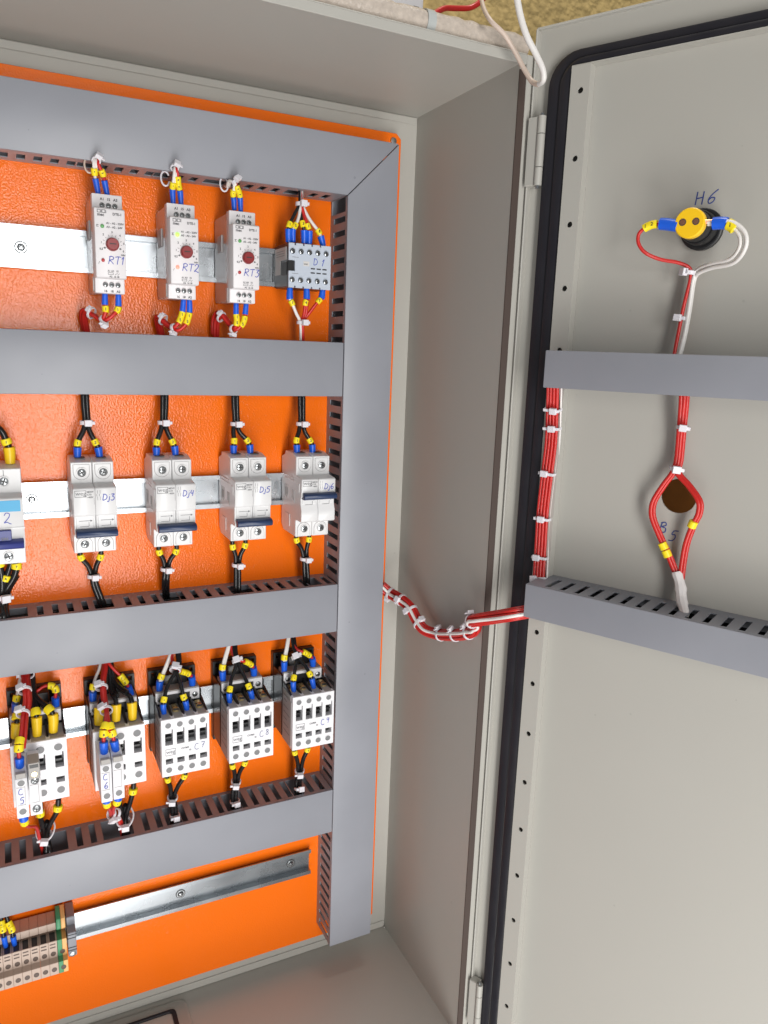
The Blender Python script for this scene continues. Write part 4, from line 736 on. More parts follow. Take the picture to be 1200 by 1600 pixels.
# ------------------------------------------------------------------ contactors
def contactor(loc, label, poles, top_hole='hole_grey'):
    o = thing('contactor', label, 'contactor', loc, 'white contactors on the third rail')
    w = 43.2
    # base: black, taller than the face, with mounting ears
    b = B(); b.holed(-1.0, w+.6, -84, 0, -8, 0, [(2.2, 5.0, -6.6, -3.0), (w-5, w-2.2, -6.6, -3.0)], lambda a, bb, c: (a, c, bb))
    b.box(-.6, w+.2, -7.9, -35, -14, -79)
    b.obj('base', 'black_plastic', o, bev=.5)
    b = B(); b.box(10, w-10, -7.9, -22, -.5, -16); b.obj('coil_cover', 'black_plastic', o, bev=2, seg=2)
    # coil terminal block
    b = B(); b.holed(.8, w-1.8, -22.5, -10.5, -35.5, -20, [(9.5, w-11, -23, -14.5)], lambda a, bb, c: (a, c, bb)); cb = b.obj('coil_block', 'terminal_grey', o, bev=.4)
    b = B(); b.box(.9, 9.3, -35.6, -36.2, -11.5, -22.3); b.box(w-10.8, w-1.9, -35.6, -36.2, -11.5, -22.3); b.box(9.2, w-10.7, -35.6, -36.2, -11.5, -14.3); b.obj('coil_face', 'white_plastic', cb, bev=.2)
    for x in (5.0, w-6.2): terminal_screw(cb, x, -36.2, -17.6, 2.5, 'white_plastic', 1.1, 'dark')
    B().box(9.6, w-11.1, -19.9, -21, -14, -23).obj('recess', 'black_plastic', o)
    # body
    b = B(); b.box(0, w, -34.9, -58.0, -25, -80.5); b.obj('housing', 'terminal_grey', o, bev=.4)
    b = B(); b.box(-.35, .2, -37, -62, -31, -77); b.obj('side_label', 'grey_label', o)
    b = B()
    for k in range(6): b.box(-.45, -.3, -40, -50-(k % 3)*4, -35-k*6.5, -35.6-k*6.5)
    b.obj('print', 'ink_grey', o)
    pw = w/poles
    b = B()
    for k in range(poles+1):
        x = min(max(k*pw, .6), w-.6)
        b.prism([(-36,-25.2), (-36,-19.5), (-43,-20.5), (-60,-24.2), (-60,-25.2)], x-.9 if k else -.1, x+.9 if k < poles else w+.1, 'x')
    b.obj('partition', 'black_plastic', o)
    for k in range(poles):
        b = B(); b.prism([(-37,-25.2), (-37,-24.4), (-64.2,-24.1), (-64.2,-25.2)], k*pw+1.6, (k+1)*pw-1.6, 'x'); b.obj('terminal_floor', 'terminal_grey', o)
        if poles == 4:
            b = B(); b.lathe((k*pw+pw/2, -50, -24.6), (0,-.5,.85), [(0,3.2),(2.0,3.2),(2.6,2.2),(2.6,0)], 12); b.box(k*pw+pw/2-2.2, k*pw+pw/2+2.2, -46, -41, -24.6, -21.8); t = b.obj('terminal_clamp', 'brass', o)
            B().box(k*pw+pw/2-2.4, k*pw+pw/2+2.4, -52.6, -51.6, -22.6, -21.4).obj('slot', 'dark', t)
    # front plate with windows
    zt = -24.2
    hol = []
    if poles == 4:
        for k in range(4):
            x = k*10.35+3.3; hol += [(x, x+6.6, zt-25.2-.0, zt-13.6), (x+5.9, x+6.9, zt-25.2, zt-10.0), (x+.1, x+6.7, zt-43.8, zt-38.6)]
    else:
        for x in (4.0, 19.0, 33.4): hol += [(x, x+6.6, zt-26.5, zt-15.5), (x+5.8, x+6.9, zt-26.5, zt-12.5), (x+.2, x+6.9, zt-40.6, zt-35.4)]
    b = B(); b.holed(0, w, zt-56, zt, -66, -57.9, hol, lambda a, bb, c: (a, c, bb)); b.obj('front_plate', 'white_plastic', o, bev=.25)
    b = B(); b.box(.8, w-.8, -58.2, -57.8, zt-55.5, zt-.5); b.obj('window_back', 'black_plastic', o)
    if poles == 4:
        for k in range(4):
            x = k*10.35+6.6; plain_hole(o, x-.4, -66, zt-5.8, 2.65, top_hole); plain_hole(o, x-.4, -66, zt-49.6, 2.75)
            b = B(); b.box(x-3, x+2.9, -58.2, -62.6, zt-18.6, zt-19.8); b.box(x-2.6, x+2.2, -58.2, -61.5, zt-42.9, zt-41.2); b.obj('contact_carrier', 'black_plastic', o)
        text('weg', 4.0, -66.2, zt-33.4, 4.9, 'ink_grey', o, False)
        b = B()
        for r in ((3.4, 12.4, -29.2, -28.9), (3.4, 12.4, -35.3, -35.0), (3.4, 3.7, -35.3, -28.9), (12.1, 12.4, -35.3, -28.9)): b.box(r[0], r[1], -66.2, -66, zt+r[2], zt+r[3])
        b.obj('print', 'ink_grey', o); text('CWM9', 17.4, -66.2, zt-31.2, 2.3, 'ink_grey', o); text('22', 24.5, -66.2, zt-33.8, 2.0, 'ink_grey', o)
        b = B()
        for k in range(5): b.box(9+k*8.0, 10.4+k*8.0, -50, -58, -80.4, -82)
        b.obj('foot', 'black_plastic', o)
    else:
        for x in (7.4, 22.4, 36.4): plain_hole(o, x, -66, zt-7.6, 3.3); plain_hole(o, x+.4, -66, zt-47.6, 3.2)
        for x in (4.0, 19.0, 33.4):
            b = B(); b.box(x+.6, x+5.6, -58.2, -62.6, zt-20.4, zt-22.0); b.box(x+.8, x+5.4, -58.2, -61, zt-40, zt-37); b.obj('contact_carrier', 'black_plastic', o)
    return o
LZ = -493.2
c5 = contactor((-301.6, 0, LZ+.6), 'white three pole contactor with yellow ferrules, at the left frame edge, under the C5 block', 3)
c6 = contactor((-237.3, 0, LZ+.2), 'white three pole contactor with yellow ferrules, under the C6 auxiliary blocks', 3)
for x, t, lb in ((-180.1, 'C7', 'white four pole contactor marked C7'), (-118.3, 'C8', 'white four pole contactor marked C8'), (-55.6, 'C9', 'white four pole contactor marked C9, next to the upright duct')):
    c = contactor((x, 0, LZ), lb, 4); handwriting(t[0], 29.6, -66.2, -24.2-34.2, 6.0, c, m='ink' if t == 'C9' else 'ink_pale'); handwriting(t[1], 35.6, -66.2, -24.2-33.2, 5.6, c, m='ink' if t == 'C9' else 'ink_pale')

# ------------------------------------------------------------------ auxiliary contact blocks clipped on C5 and C6
def aux(loc, label, wired, mark=None):
    o = thing('auxiliary_contact_block', label, 'contact block', loc, 'narrow white auxiliary contact blocks')
    w = 9.0
    B().prism([(36,-2), (36,-38), (4,-40.2), (0,-40.2), (0,-6), (4,-4.5), (10,-1)], .1, w, 'x').obj('housing', 'white_plastic', o, bev=.35)
    b = B(); b.box(.9, w-.8, -.4, 4, -1.2, -5.4) if wired else b.box(.5, w-.5, -1.8, 14, 6.4, -7.4); t = b.obj('clamp', 'terminal_grey', o, bev=.3)
    if not wired:
        B().box(1.3, w-1.3, -2.05, -1.4, 5.2, 2.4).obj('opening', 'black_plastic', t); b = B(); b.lathe((w/2, -1.8, -3.2), (0,-1,0), [(0,2.4),(.3,2.2),(.35,0)], 12); b.obj('screw', 'brass', t)
    for z in (-9.4, -34.4):
        if wired: plain_hole(o, w/2, 0, z, 2.7)
        else: terminal_screw(o, w/2+.2, 0, z, 3.0, 'white_plastic', 1.05, 'hole_grey')
    B().prism([(1.0,-13), (7.2,-13), (7.2,-29), (1.0,-29), (1.0,-28.6), (6.8,-28.6), (6.8,-13.4), (1.0,-13.4)], -.25, .05, 'y').obj('label_edge', 'grey_label', o)
    if mark:
        handwriting(mark[0], 2.2, -.3, -19.6, 5.2, o); handwriting(mark[1], 2.8, -.3, -27.4, 5.4, o)
    return o
aux((-299.4, -102, -521.8), 'narrow auxiliary block marked C5, red cable bundle in its top', True, 'C5')
aux((-289.6, -102, -521.6), 'narrow unwired auxiliary block with bright screws beside the C5 block', False)
aux((-236.0, -102, -523.6), 'narrow auxiliary block marked C6, left one of the wired pair', True, 'C6')
aux((-226.4, -102, -523.0), 'narrow blank auxiliary block, right one of the wired pair', True)

# ------------------------------------------------------------------ terminal blocks
prof = [(-4,-727), (-22,-727), (-22,-734.6), (-16,-736.4), (-16,-739), (-22,-737.4), (-34,-737.0), (-34,-754), (-42,-754), (-42,-766.4), (-4,-766.4)]
prof = [(p[0], p[1]+749) for p in prof]
def tblock_mesh(w, m, x0=0.0, name='housing'):
    return B().prism(prof, x0+.04, x0+w-.04, 'x').mesh(name, m, bev=.28)
def tb_parts(o, w):
    me = shared('tb_hole', lambda: B().lathe((0,0,0), (0,-1,0), [(0,2.3),(.25,2.3),(.25,1.9),(.1,1.8),(.1,0)], 14).mesh('screw_hole', 'hole_brown'))
    place('screw_hole', me, o, (w/2, -34.05, -1.0)); place('screw_hole', me, o, (w/2, -42.05, -11.6))
    me = shared('tb_slot', lambda: B().box(1.2, 6.0, -34.25, -33.9, 8.6, 9.7).box(1.2, 6.0, -34.25, -33.9, 5.2, 6.3).mesh('marker_slot', 'hole_brown'))
    place('marker_slot', me, o)
    me = shared('tb_mouth', lambda: B().box(1.4, w-1.4, -21.5, -33.2, 11.8, 12.2).mesh('opening', 'dark'))
    place('opening', me, o)
xs = [-281.9-7.62*k for k in range(8)]
TBL = ['beige terminal block next to the green earth terminal', 'second beige terminal block left of the green earth terminal', 'third beige terminal block left of the green earth terminal', 'fourth beige terminal block left of the earth terminal, beside the wired pair', 'beige terminal block holding the right hand blue ferrule', 'beige terminal block holding the left hand blue ferrule', 'beige terminal block just inside the left frame edge', 'beige terminal block cut by the left frame edge']
first = None
for k, x in enumerate(xs):
    o = thing('terminal_block', TBL[k], 'terminal block', (x, 0, -749), 'beige terminal blocks on the lowest rail')
    place('housing', shared('tb', lambda: tblock_mesh(7.6, 'terminal_beige')), o); tb_parts(o, 7.6)
o = thing('earth_terminal_block', 'green and sand coloured earth terminal block at the end of the row', 'terminal block', (-274.2, 0, -749))
place('green_half', tblock_mesh(4.1, 'terminal_green', 0, 'green_half'), o); place('sand_half', tblock_mesh(4.1, 'terminal_sand', 4.1, 'sand_half'), o)
b = B(); b.prism([(-10,22), (-10,31), (-26,28), (-29,20), (-24,15), (-22,21.8)], .2, 4.0, 'x'); b.obj('green_tab', 'terminal_green', o, bev=.3)
b = B(); b.prism([(-10,22), (-10,31), (-26,28), (-29,20), (-24,15), (-22,21.8)], 4.3, 8.0, 'x'); b.obj('sand_tab', 'terminal_sand', o, bev=.3)
me = CACHE['tb_hole']
place('screw_hole', me, o, (4.1, -34.05, -1.0)); place('screw_hole', me, o, (4.1, -42.05, -11.6))
o = thing('end_clamp', 'grey end clamp screwed on the rail beside the earth terminal', 'end clamp', (-265.4, 0, -749))
B().prism([(-4,27), (-26,27), (-26,19), (-38,19), (-38,-6), (-30,-9), (-4,-9)], .2, 7.6, 'x').obj('housing', 'duct_grey', o, bev=.6)
b = B()
for z in (17, 13.5, 3.5, 0.5): b.box(.1, 7.7, -38.3, -37.9, z-.4, z+.4)
b.obj('rib', 'dark', o)
B().lathe((3.9, -38, -3.6), (0,-1,0), [(0,2.6),(.8,2.6),(1.2,1.6),(1.2,0)], 14).obj('screw', 'steel', o)

# ------------------------------------------------------------------ cables in the cabinet
BUN = []
def bun(name, label, group, cat='cable bundle'):
    o = thing(name, label, cat, (0,0,0), group); BUN.append(o); return o
def dirof(path, p):
    s = arc_of(path, p); q = along(path, max(0, s-1.5), s+1.5, 1); return (q[-1]-q[0]).normalized()
# timer relay leads
for k, (rk, word) in enumerate((('RT1','leftmost timer relay, RT1'), ('RT2','middle timer relay, RT2'), ('RT3','right timer relay, RT3'))):
    g = G[rk+'t']
    o = bun('relay_leads', 'red and white leads with blue ferrules above the '+word, 'leads above the timer relays')
    p1 = lead(o, g['w1'], 'white_wire', 1.25, 2.5, mk=((0, '1'),), mr=2.5)
    lead(o, [(x+1.6, y+.4, z) for x, y, z in g['w1']][2:], 'white_wire', 1.2)
    p2 = lead(o, g['r1'], 'red_wire', 1.35, 2.5, mk=((0, '5'),) if k == 0 else ((-.6, '2'), (4.4, '5')), mr=2.5)
    t = g['tie'][0]
    tie(o, t, dirof(p1, g['w1'][4]), 2.6, (.25,-1,.35), hs=1.05)
    l = V3(g['loop'][0]); n = 14
    loop = [l+Vector((3.4*math.cos(a), 2.0*math.sin(a)*.6, 5.8*math.sin(a))) for a in [2*math.pi*i/n*.86+.5 for i in range(n+1)]]
    B().tube(loop, .75, 6).obj('tie_strap', 'tan_cable' if k == 0 else 'tie', o)
    g = G[rk+'b']
    o = bun('relay_leads', 'red leads with blue ferrules below the '+word, 'leads below the timer relays')
    dbl = ((0, '1'),) if k == 0 else ((-2, '1'), (3.0, '5'))
    pa = lead(o, g['a'], 'red_wire', 1.6, 2.6, mk=dbl, mr=2.7); pb = lead(o, g['b'], 'red_wire', 1.6, 2.6, mk=dbl, mr=2.7)
    for off in ((2.6, 1.2, -.4), (-1.6, 1.6, 2.0)): lead(o, [tuple(V3(p)+V3(off)) for p in g['a']][5:], 'red_wire', 1.5)
    tie(o, g['tie'][0], dirof(pa, g['tie'][0]), 3.2, (.2,-1,-.9), hs=1.05)
    tie(o, V3(g['tie2'][0])+Vector((1,0,1)), dirof(pa, g['tie2'][0]), 4.2, (-.3,-1,.3), hs=.8, w=2)
# D1 leads
g = G['D1t']; o = bun('contactor_leads', 'black, white and red leads fanning into the top of contactor D1', None)
for key, m, t in (('a','black_wire','1'), ('b','white_wire','5'), ('c','black_wire','3'), ('d','red_wire','1'), ('e','white_wire','8')): p = lead(o, g[key], m, 1.5, 3.2 if key != 'b' else 2.7, mk=((0, t),), mr=2.6)
tie(o, g['tie'][0], (0,0,1), 3.9, (.1,-1,0), hs=1.2, w=3.4)
g = G['D1b']; o = bun('contactor_leads', 'white and red leads joining below contactor D1', None)
for key, m, t in (('a','white_wire','1'), ('b','red_wire','4'), ('c','red_wire','7')): p = lead(o, g[key], m, 1.5, 3.2, mk=((0, t),), mr=2.6)
lead(o, g['b2'], 'red_wire', 1.5)
tie(o, g['tie'][0], (0,0,1), 3.9, (.2,-1,0), hs=1.15, w=3.0)
# breaker leads
for n in ('Dj3', 'Dj4', 'Dj5', 'Dj6'):
    nm = {'Dj3': 'Dj3, leftmost full pair', 'Dj4': 'Dj4, second from left', 'Dj5': 'Dj5, third from left', 'Dj6': 'Dj6, beside the upright duct'}[n]
    g = G[n+'t']; o = bun('breaker_leads', 'black wire pair with blue ferrules entering the top of breaker '+nm, 'wire pairs above the circuit breakers')
    for key, t in (('a', '1'), ('b', '2')): lead(o, g[key], 'black_wire', 2.2, 3.4, mk=((0, t),), mr=3.0)
    lead(o, [(x+1.5, y+1.6, z) for x, y, z in g['a']][4:], 'black_wire', 2.2)
    tie(o, g['tie'][0], (0,0,1), 4.6, (.1,-1,0), hs=1.2, w=3.4)
    g = G[n+'b']; o = bun('breaker_leads', 'black wire pair with yellow markers leaving the bottom of breaker '+nm, 'wire pairs below the circuit breakers')
    for key, t in (('a', '1'), ('b', '2')): lead(o, g[key], 'black_wire', 2.2, None, mk=((7.6, t),), mr=3.0)
    lead(o, [(x+2.2, y+1.4, z) for x, y, z in g['a']][3:], 'black_wire', 2.2)
    tie(o, g['tie'][0], (0.05,0,1), 4.5, (.15,-1,.1), hs=1.15, w=3.2)
o = bun('breaker_leads', 'thick black wire with yellow cap entering the breaker at the left frame edge', None)
lead(o, G['Dj2t']['a'], 'black_wire', 2.6, 4.6, 'yellow_cap', mk=((0, '1'),), mr=4.0)
o = bun('breaker_leads', 'thick black wires with a blue ferrule below the breaker at the left frame edge', None)
g = G['Dj2b']
lead(o, g['a'], 'black_wire', 2.8, 4.0, mk=((0, '7'),), mr=4.0); lead(o, g['b'], 'black_wire', 2.6, None, mk=((23, '4'),), mr=3.8); lead(o, g['c'], 'black_wire', 2.8, None, mk=((8, '3'),), mr=4.0)
lead(o, [(x+2, y+2, z) for x, y, z in g['a']][3:], 'black_wire', 2.8)
tie(o, g['tie'][0], (0,0,1), 6.2, (.3,-1,0), hs=1.4, w=4)
# contactor leads C7, C8, C9
for n in ('C7', 'C8', 'C9'):
    g = G[n+'t']; o = bun('contactor_leads', 'white, red and black leads with blue ferrules above contactor '+n, 'leads above the four pole contactors')
    lead(o, g['w'], 'white_wire', 1.5, 3.5, mk=((0, '1'),), mr=3.3); lead(o, g['w2'], 'white_wire', 1.5)
    pr = lead(o, g['r'], 'red_wire', 1.5, 3.5, mk=((0, '5'), (5.8, '1')), mr=2.9)
    for key, t in (('a','6'), ('b','8')): pa = lead(o, g[key], 'black_wire', 1.8, 2.9, mk=((0, t),), mr=3.0)
    lead(o, [(x+2, y+2.4, z) for x, y, z in g['a']][4:], 'black_wire', 2.0)
    tie(o, g['tie'][0], dirof(pa, g['tie'][0]), 4.4, (-.35,-1,.35), hs=1.3, w=3.4)
    g = G[n+'b']; o = bun('contactor_leads', 'black wire pair with yellow markers below contactor '+n, 'leads below the four pole contactors')
    for key, t in (('a','7'), ('b','9')): pa = lead(o, g[key], 'black_wire', 2.2, None, mk=((9.5, t),), mr=3.0)
    lead(o, [(x+2.2, y+1.8, z) for x, y, z in g['a']][3:], 'black_wire', 2.2)
    tie(o, g['tie'][0], dirof(pa, g['tie'][0]), 4.2, (-.2,-1,.3), hs=1.25)
    tie(o, g['tie2'][0], dirof(pa, g['tie2'][0]), 4.2, (.1,-1,.4), hs=1.2)
for n, edge in (('C5', 'contactor at the left frame edge'), ('C6', 'contactor under the C6 blocks')):
    g = G[n+'t']
    o = bun('contactor_leads', 'black leads with thick yellow caps on top of the '+edge, None)
    for key, t in (('y1','1'), ('y2','6'), ('y3','4')):
        lead(o, g[key], 'black_wire', 2.1, 4.4, 'yellow_cap', mk=((0, t),) if n == 'C5' else (), mr=4.3)
    lead(o, [(x+2, y+3, z+1) for x, y, z in g['y2']][2:], 'black_wire', 2.4); lead(o, [(x-2, y+2, z+3) for x, y, z in g['y3']][2:], 'black_wire', 2.4)
    lead(o, g['w'], 'white_wire', 1.4, 3.5, mk=((0, '1'),), mr=3.2); lead(o, g['r'], 'red_wire', 1.4, 3.5, mk=((0, '5'), (5.2, '1')) , mr=3.2)
    o = bun('control_leads', ('red control bundle with white ties running into the C5 block' if n == 'C5' else 'red control bundle splitting into the two C6 blocks'), None)
    if n == 'C5':
        pm = lead(o, g['m'], 'red_wire', 1.6, 3.7, mk=((-1.5, '6'), (4.0, '5')), mr=3.7); lead(o, g['m2'], 'red_wire', 1.6)
        lead(o, [(x+1.4, y-1.8, z) for x, y, z in g['m2']], 'red_wire', 1.6)
        lead(o, [(x+2.6, y+1.5, z) for x, y, z in g['m2']][2:], 'dark_red_wire', 1.6)
    else:
        pm = lead(o, g['m'], 'red_wire', 1.6, 3.7, mk=((-1.5, '8'), (4.2, '6')), mr=3.7); lead(o, g['m2'], 'red_wire', 1.6, 3.7, mk=((-1.5, '1'), (4.2, '5')), mr=3.7)
        lead(o, [(x-1.0, y-2.2, z) for x, y, z in g['m2']][2:], 'red_wire', 1.6); lead(o, [(x+1.0, y+2.2, z) for x, y, z in g['m2']][4:], 'dark_red_wire', 1.6)
    for tk in ('tie', 'tie2'): tie(o, g[tk][0], dirof(pm, g[tk][0]), 4.6, (-.5,-1,.3), hs=1.2)
    if n == 'C5': tie(o, V3(g['m'][7])+Vector((3,0,2)), dirof(pm, g['m'][7]), 5.4, (-.5,.6,.3), hs=.7, w=2)
    g = G[n+'b']
    o = bun('contactor_leads', 'black and red leads with yellow markers below the '+edge, None)
    lead(o, g['a'], 'red_wire', 1.5, None, mk=((9.5, '1'),), mr=3.5)
    pth = smooth(g['a'], 5); sleeve(o, pth, 0, 7, 3.4, 3.6, 'blue', 'ferrule')
    lead(o, g['b'], 'red_wire' if n == 'C6' else 'black_wire', 1.5 if n == 'C6' else 2.3, None, mk=((9.5, '1'),), mr=3.6)
    if n == 'C6': sleeve(o, smooth(g['b'], 5), 0, 7, 3.4, 3.6, 'blue', 'ferrule'); lead(o, g['e'], 'black_wire', 2.4)
    pd = lead(o, g['d'], 'black_wire', 2.4, None, mk=((9.0, '1'),), mr=4.0)
    lead(o, [(x-3.2, y+2, z) for x, y, z in g['d']][2:], 'black_wire', 2.4)
    tie(o, g['tie'][0], dirof(pd, g['tie'][0]), 5.6, (.0,-1,.3), hs=1.35)
    c = V3(g['tie'][0]); B().tube(smooth([c+Vector(q) for q in ((-7,1,5), (-6,-5,1), (0,-8,-2), (6,-6,2), (8.5,-1,7), (7,4,11))], 4), .8, 6).obj('tie_strap', 'tie', o)
    if 'tie2' in g: tie(o, g['tie2'][0], (1,.6,-.6), 4.0, (-.6,-1,0), hs=1.2); tie(o, V3(g['tie2'][0])+Vector((5,6,-4)), (1,.6,-.6), 3.6, (-.3,-1,-.4), hs=.9)
o = bun('terminal_leads', 'two black wires with blue ferrules going into the beige terminal blocks', None)
for key, t in (('a','9'), ('b','8')): lead(o, G['TBt'][key], 'black_wire', 1.9, 2.6, mk=((-.5, t), (4.4, t)), mr=3.1)

# wires seen lying in the lower ducts through the slots
o = bun('duct_wires', 'black and red wires lying inside the duct below the circuit breakers', None)
for i in range(7):
    y = -9-i*3.6; z = -424-(i*7) % 11
    pts = smooth([(x, y+random.uniform(-2.5, 2.5), z+random.uniform(-3, 3)) for x in range(-470, -8, 42)], 4)
    B().tube(pts, 1.7, 6).obj('wire', ('black_wire', 'red_wire', 'black_wire', 'black_wire')[i % 4], o, ang=80)
o = bun('duct_wires', 'dark wires lying inside the lowest slotted duct', None)
for i in range(5):
    y = -10-i*4.5
    pts = smooth([(x, y+random.uniform(-2.5, 2.5), -682+random.uniform(-3, 3)+i % 3) for x in range(-470, -8, 42)], 4)
    B().tube(pts, 1.8, 6).obj('wire', 'black_wire', o, ang=80)

# ------------------------------------------------------------------ harness from the upright duct to the door
o = bun('door_harness', 'thick red cable harness with one white wire looping from cabinet to door', 'red harness', 'cable harness')
hp = smooth(G['HAR']['p'], 6)
def offset_path(path, a, r, tw=0.0):
    out = []; u = None
    for i, p in enumerate(path):
        t = (path[min(i+1, len(path)-1)]-path[max(i-1, 0)]).normalized()
        if u is None: u = t.cross(Vector((0,1,.2))).normalized()
        u = (u-t*u.dot(t)).normalized(); w = t.cross(u); aa = a+tw*i
        out.append(p+u*(r*math.cos(aa))+w*(r*math.sin(aa)))
    return out
for i in range(9):
    if i == 0: off = offset_path(hp, 0, 0)
    else: off = offset_path(hp, 2*math.pi*i/8, 4.4, .012)
    B().tube(off, 1.6, 8).obj('wire', 'red_wire' if i != 5 else 'dark_red_wire', o, ang=80)
# the white wire faces the viewer
wp = []
for i, p in enumerate(hp):
    t = (hp[min(i+1, len(hp)-1)]-hp[max(i-1, 0)]).normalized(); v = (Vector((-290,-715,-188))-p).normalized(); v = (v-t*v.dot(t)).normalized()
    wp.append(p+v*5.3+t.cross(v)*(1.6*math.sin(i*.09)))
B().tube(wp, 1.6, 7).obj('wire', 'white_wire', o, ang=80)
for s, hd in ((12, (.2,-.4,-1)), (29, (-.8,-.6,.3)), (46, (-.9,-.5,-.2)), (64, (0,-.4,1)), (97, (-.3,-.3,1)), (125, (-.5,-.4,.9)), (150, (-.3,-.5,1)), (178, (-.2,-.4,1))):
    q = along(hp, s-1, s+1, 1); tie(o, q[0].lerp(q[-1], .5), q[-1]-q[0], 5.9, hd, hs=1.2, w=2.8)

# ================================================================== the door
ANG = math.radians(63.182)
DO = (111.5, -160.0, 0.0)
door = thing('cabinet_door', 'grey steel cabinet door swung open, black gasket round its edge', 'cabinet door', DO, None, -ANG)
dz0, dz1, dL = -915.0, 67.2, 600.0
def square_hole(b, cx, cz, hw, r, y0, y1, n=16, depth=None):
    # square cell with a round hole, front at y0, back at y1
    def ring(rr, y): return [b.bm.verts.new((cx+rr*math.cos(2*math.pi*i/n), y, cz+rr*math.sin(2*math.pi*i/n))) for i in range(n)]
    def sq(y):
        out = []
        for i in range(n):
            a = 2*math.pi*i/n; c, s = math.cos(a), math.sin(a); k = hw/max(abs(c), abs(s)); out.append(b.bm.verts.new((cx+k*c, y, cz+k*s)))
        return out
    A, O = ring(r, y0), sq(y0); A2, O2 = ring(r, y1), sq(y1)
    for i in range(n):
        j = (i+1) % n
        b.bm.faces.new((O[i], O[j], A[j], A[i])); b.bm.faces.new((A[i], A[j], A2[j], A2[i])); b.bm.faces.new((A2[i], A2[j], O2[j], O2[i])); b.bm.faces.new((O2[i], O2[j], O[j], O[i]))
hs, hz = 148.4, -289.2
b = B(); b.holed(1.5, dL, dz0, dz1, -.0, 1.6, [(hs-16, hs+16, hz-16, hz+16)], lambda a, bb, c: (a, c, bb))
square_hole(b, hs, hz, 16, 13.6, 0, 1.6, 24)
b.obj('door_sheet', 'paint_grey', door)
b = B()
b.box(0, 1.5, 14, -6, dz0, dz1); b.box(0, dL, 14, -4.5, dz1, dz1+1.5); b.box(0, dL, 14, -4.5, dz0-1.5, dz0); b.box(dL, dL+1.5, 14, -6, dz0, dz1)
b.obj('door_rim', 'paint_grey', door, bev=.5)
# gasket, two lips with a rounded corner
T = lambda x, z, y: (x, y, z)
b = B(); ringprism(b, rrect(14.2, dL-14, dz0+13, 46.2, 25, 7), rrect(24.5, dL-25, dz0+24, 39.8, 19, 7), -.2, -6.2, T); b.obj('gasket', 'rubber', door, bev=1.2, seg=2)
b = B(); ringprism(b, rrect(24.7, dL-25.2, dz0+24.2, 39.6, 19, 7), rrect(34.3, dL-35, dz0+34, 34.2, 6, 7), -.2, -8.4, T); b.obj('gasket_lip', 'rubber', door, bev=1.6, seg=2)
# perforated strip
def perf():
    b = B(); z = 15.0; k = 0
    n = 20
    for i in range(n):
        zc = 15.0-48.95*i
        zs = [zc] if i != 9 else [zc, zc+20.0]
        zt, zb = (33.2 if i == 0 else 15.0-48.95*(i-.5)), 15.0-48.95*(i+.5)
        cur = zt
        for zz in sorted(zs, reverse=True):
            b.box(34.9, 50.2, -10, -8.6, zz+6.8, cur); square_hole(b, 43.4, zz, 6.8, 2.3, -10, -8.6, 16); b.box(34.9, 36.6, -10, -8.6, zz-6.8, zz+6.8); cur = zz-6.8
        b.box(34.9, 50.2, -10, -8.6, zb, cur)
    b.box(49.2, 50.2, -8.6, -.2, 15.0-48.95*19.5, 33.2)
    return b
perf().obj('perforated_strip', 'paint_grey', door)
B().box(34.6, dL-36, -9.0, -.2, 33.3, 34.1).obj('top_lip', 'paint_grey', door)
# hinges
for zc in (-24.6, -838.0):
    b = B(); b.box(.4, 10.2, -9.6, -1.0, zc-26, zc+26); hg = b.obj('hinge', 'paint_grey', door, bev=.6)
    b = B()
    for z0, z1 in ((-26, -12.6), (-12.0, 12.4), (13.0, 26)): b.lathe((12.0, -8.4, zc+z0), (0,0,1), [(0,0),(0,3.3),(z1-z0,3.3),(z1-z0,0)], 16)
    b.obj('knuckle', 'paint_grey', hg, ang=50)
    B().lathe((12.0, -8.4, zc-28.4), (0,0,1), [(0,0),(0,1.6),(56.6,1.6),(56.6,0)], 10).obj('pin', 'steel', hg)
# blue pen marks
handwriting('H', 136.2, -.15, -74.0, 9.0, door, r=.45, m='ink_navy'); handwriting('6', 144.0, -.15, -73.6, 9.2, door, r=.45, slant=.35, m='ink_navy')
handwriting('B', 136.6, -.15, -320.0, 8.6, door, r=.45, slant=.1, m='ink_navy'); handwriting('5', 144.4, -.15, -325.2, 8.4, door, r=.45, slant=.25, m='ink_navy')

def dthing(name, label, cat, group=None, s=0.0, h=0.0, z=0.0):
    c, sn = math.cos(ANG), math.sin(ANG)
    return thing(name, label, cat, (DO[0]+s*c-h*sn, DO[1]-s*sn-h*c, z), group, -ANG)
# door cables live in the door's own frame
def dbun(name, label, group=None):
    o = thing(name, label, 'cable bundle', DO, group, -ANG); BUN.append(o); return o
# ducts on the door
def TD(u, d, w): return (u, -d, -w)
def dduct(label, s0, z, hs):
    c, sn = math.cos(ANG), math.sin(ANG)
    L = 480.0; w = 28.9; dep = 43.0
    duct('door_wiring_duct', label, 'wiring duct', 'grey wiring ducts on the door', (DO[0]+s0*c-10.2*sn*0, DO[1]-s0*sn, z), L, w, dep, TD, hs, slots(14, 36, 12.55, 5), [(0,0), (L,0), (L,w), (0,w)], (11, 38), rot=-ANG)
dduct('upper grey wiring duct on the door, plain front', 46.8, -181.4, slots(14.6, 36, 12.55, 4.6))
dduct('lower grey wiring duct on the door with a row of slots on top', 45.0, -372.9, slots(14.6, 36, 12.55, 4.6))

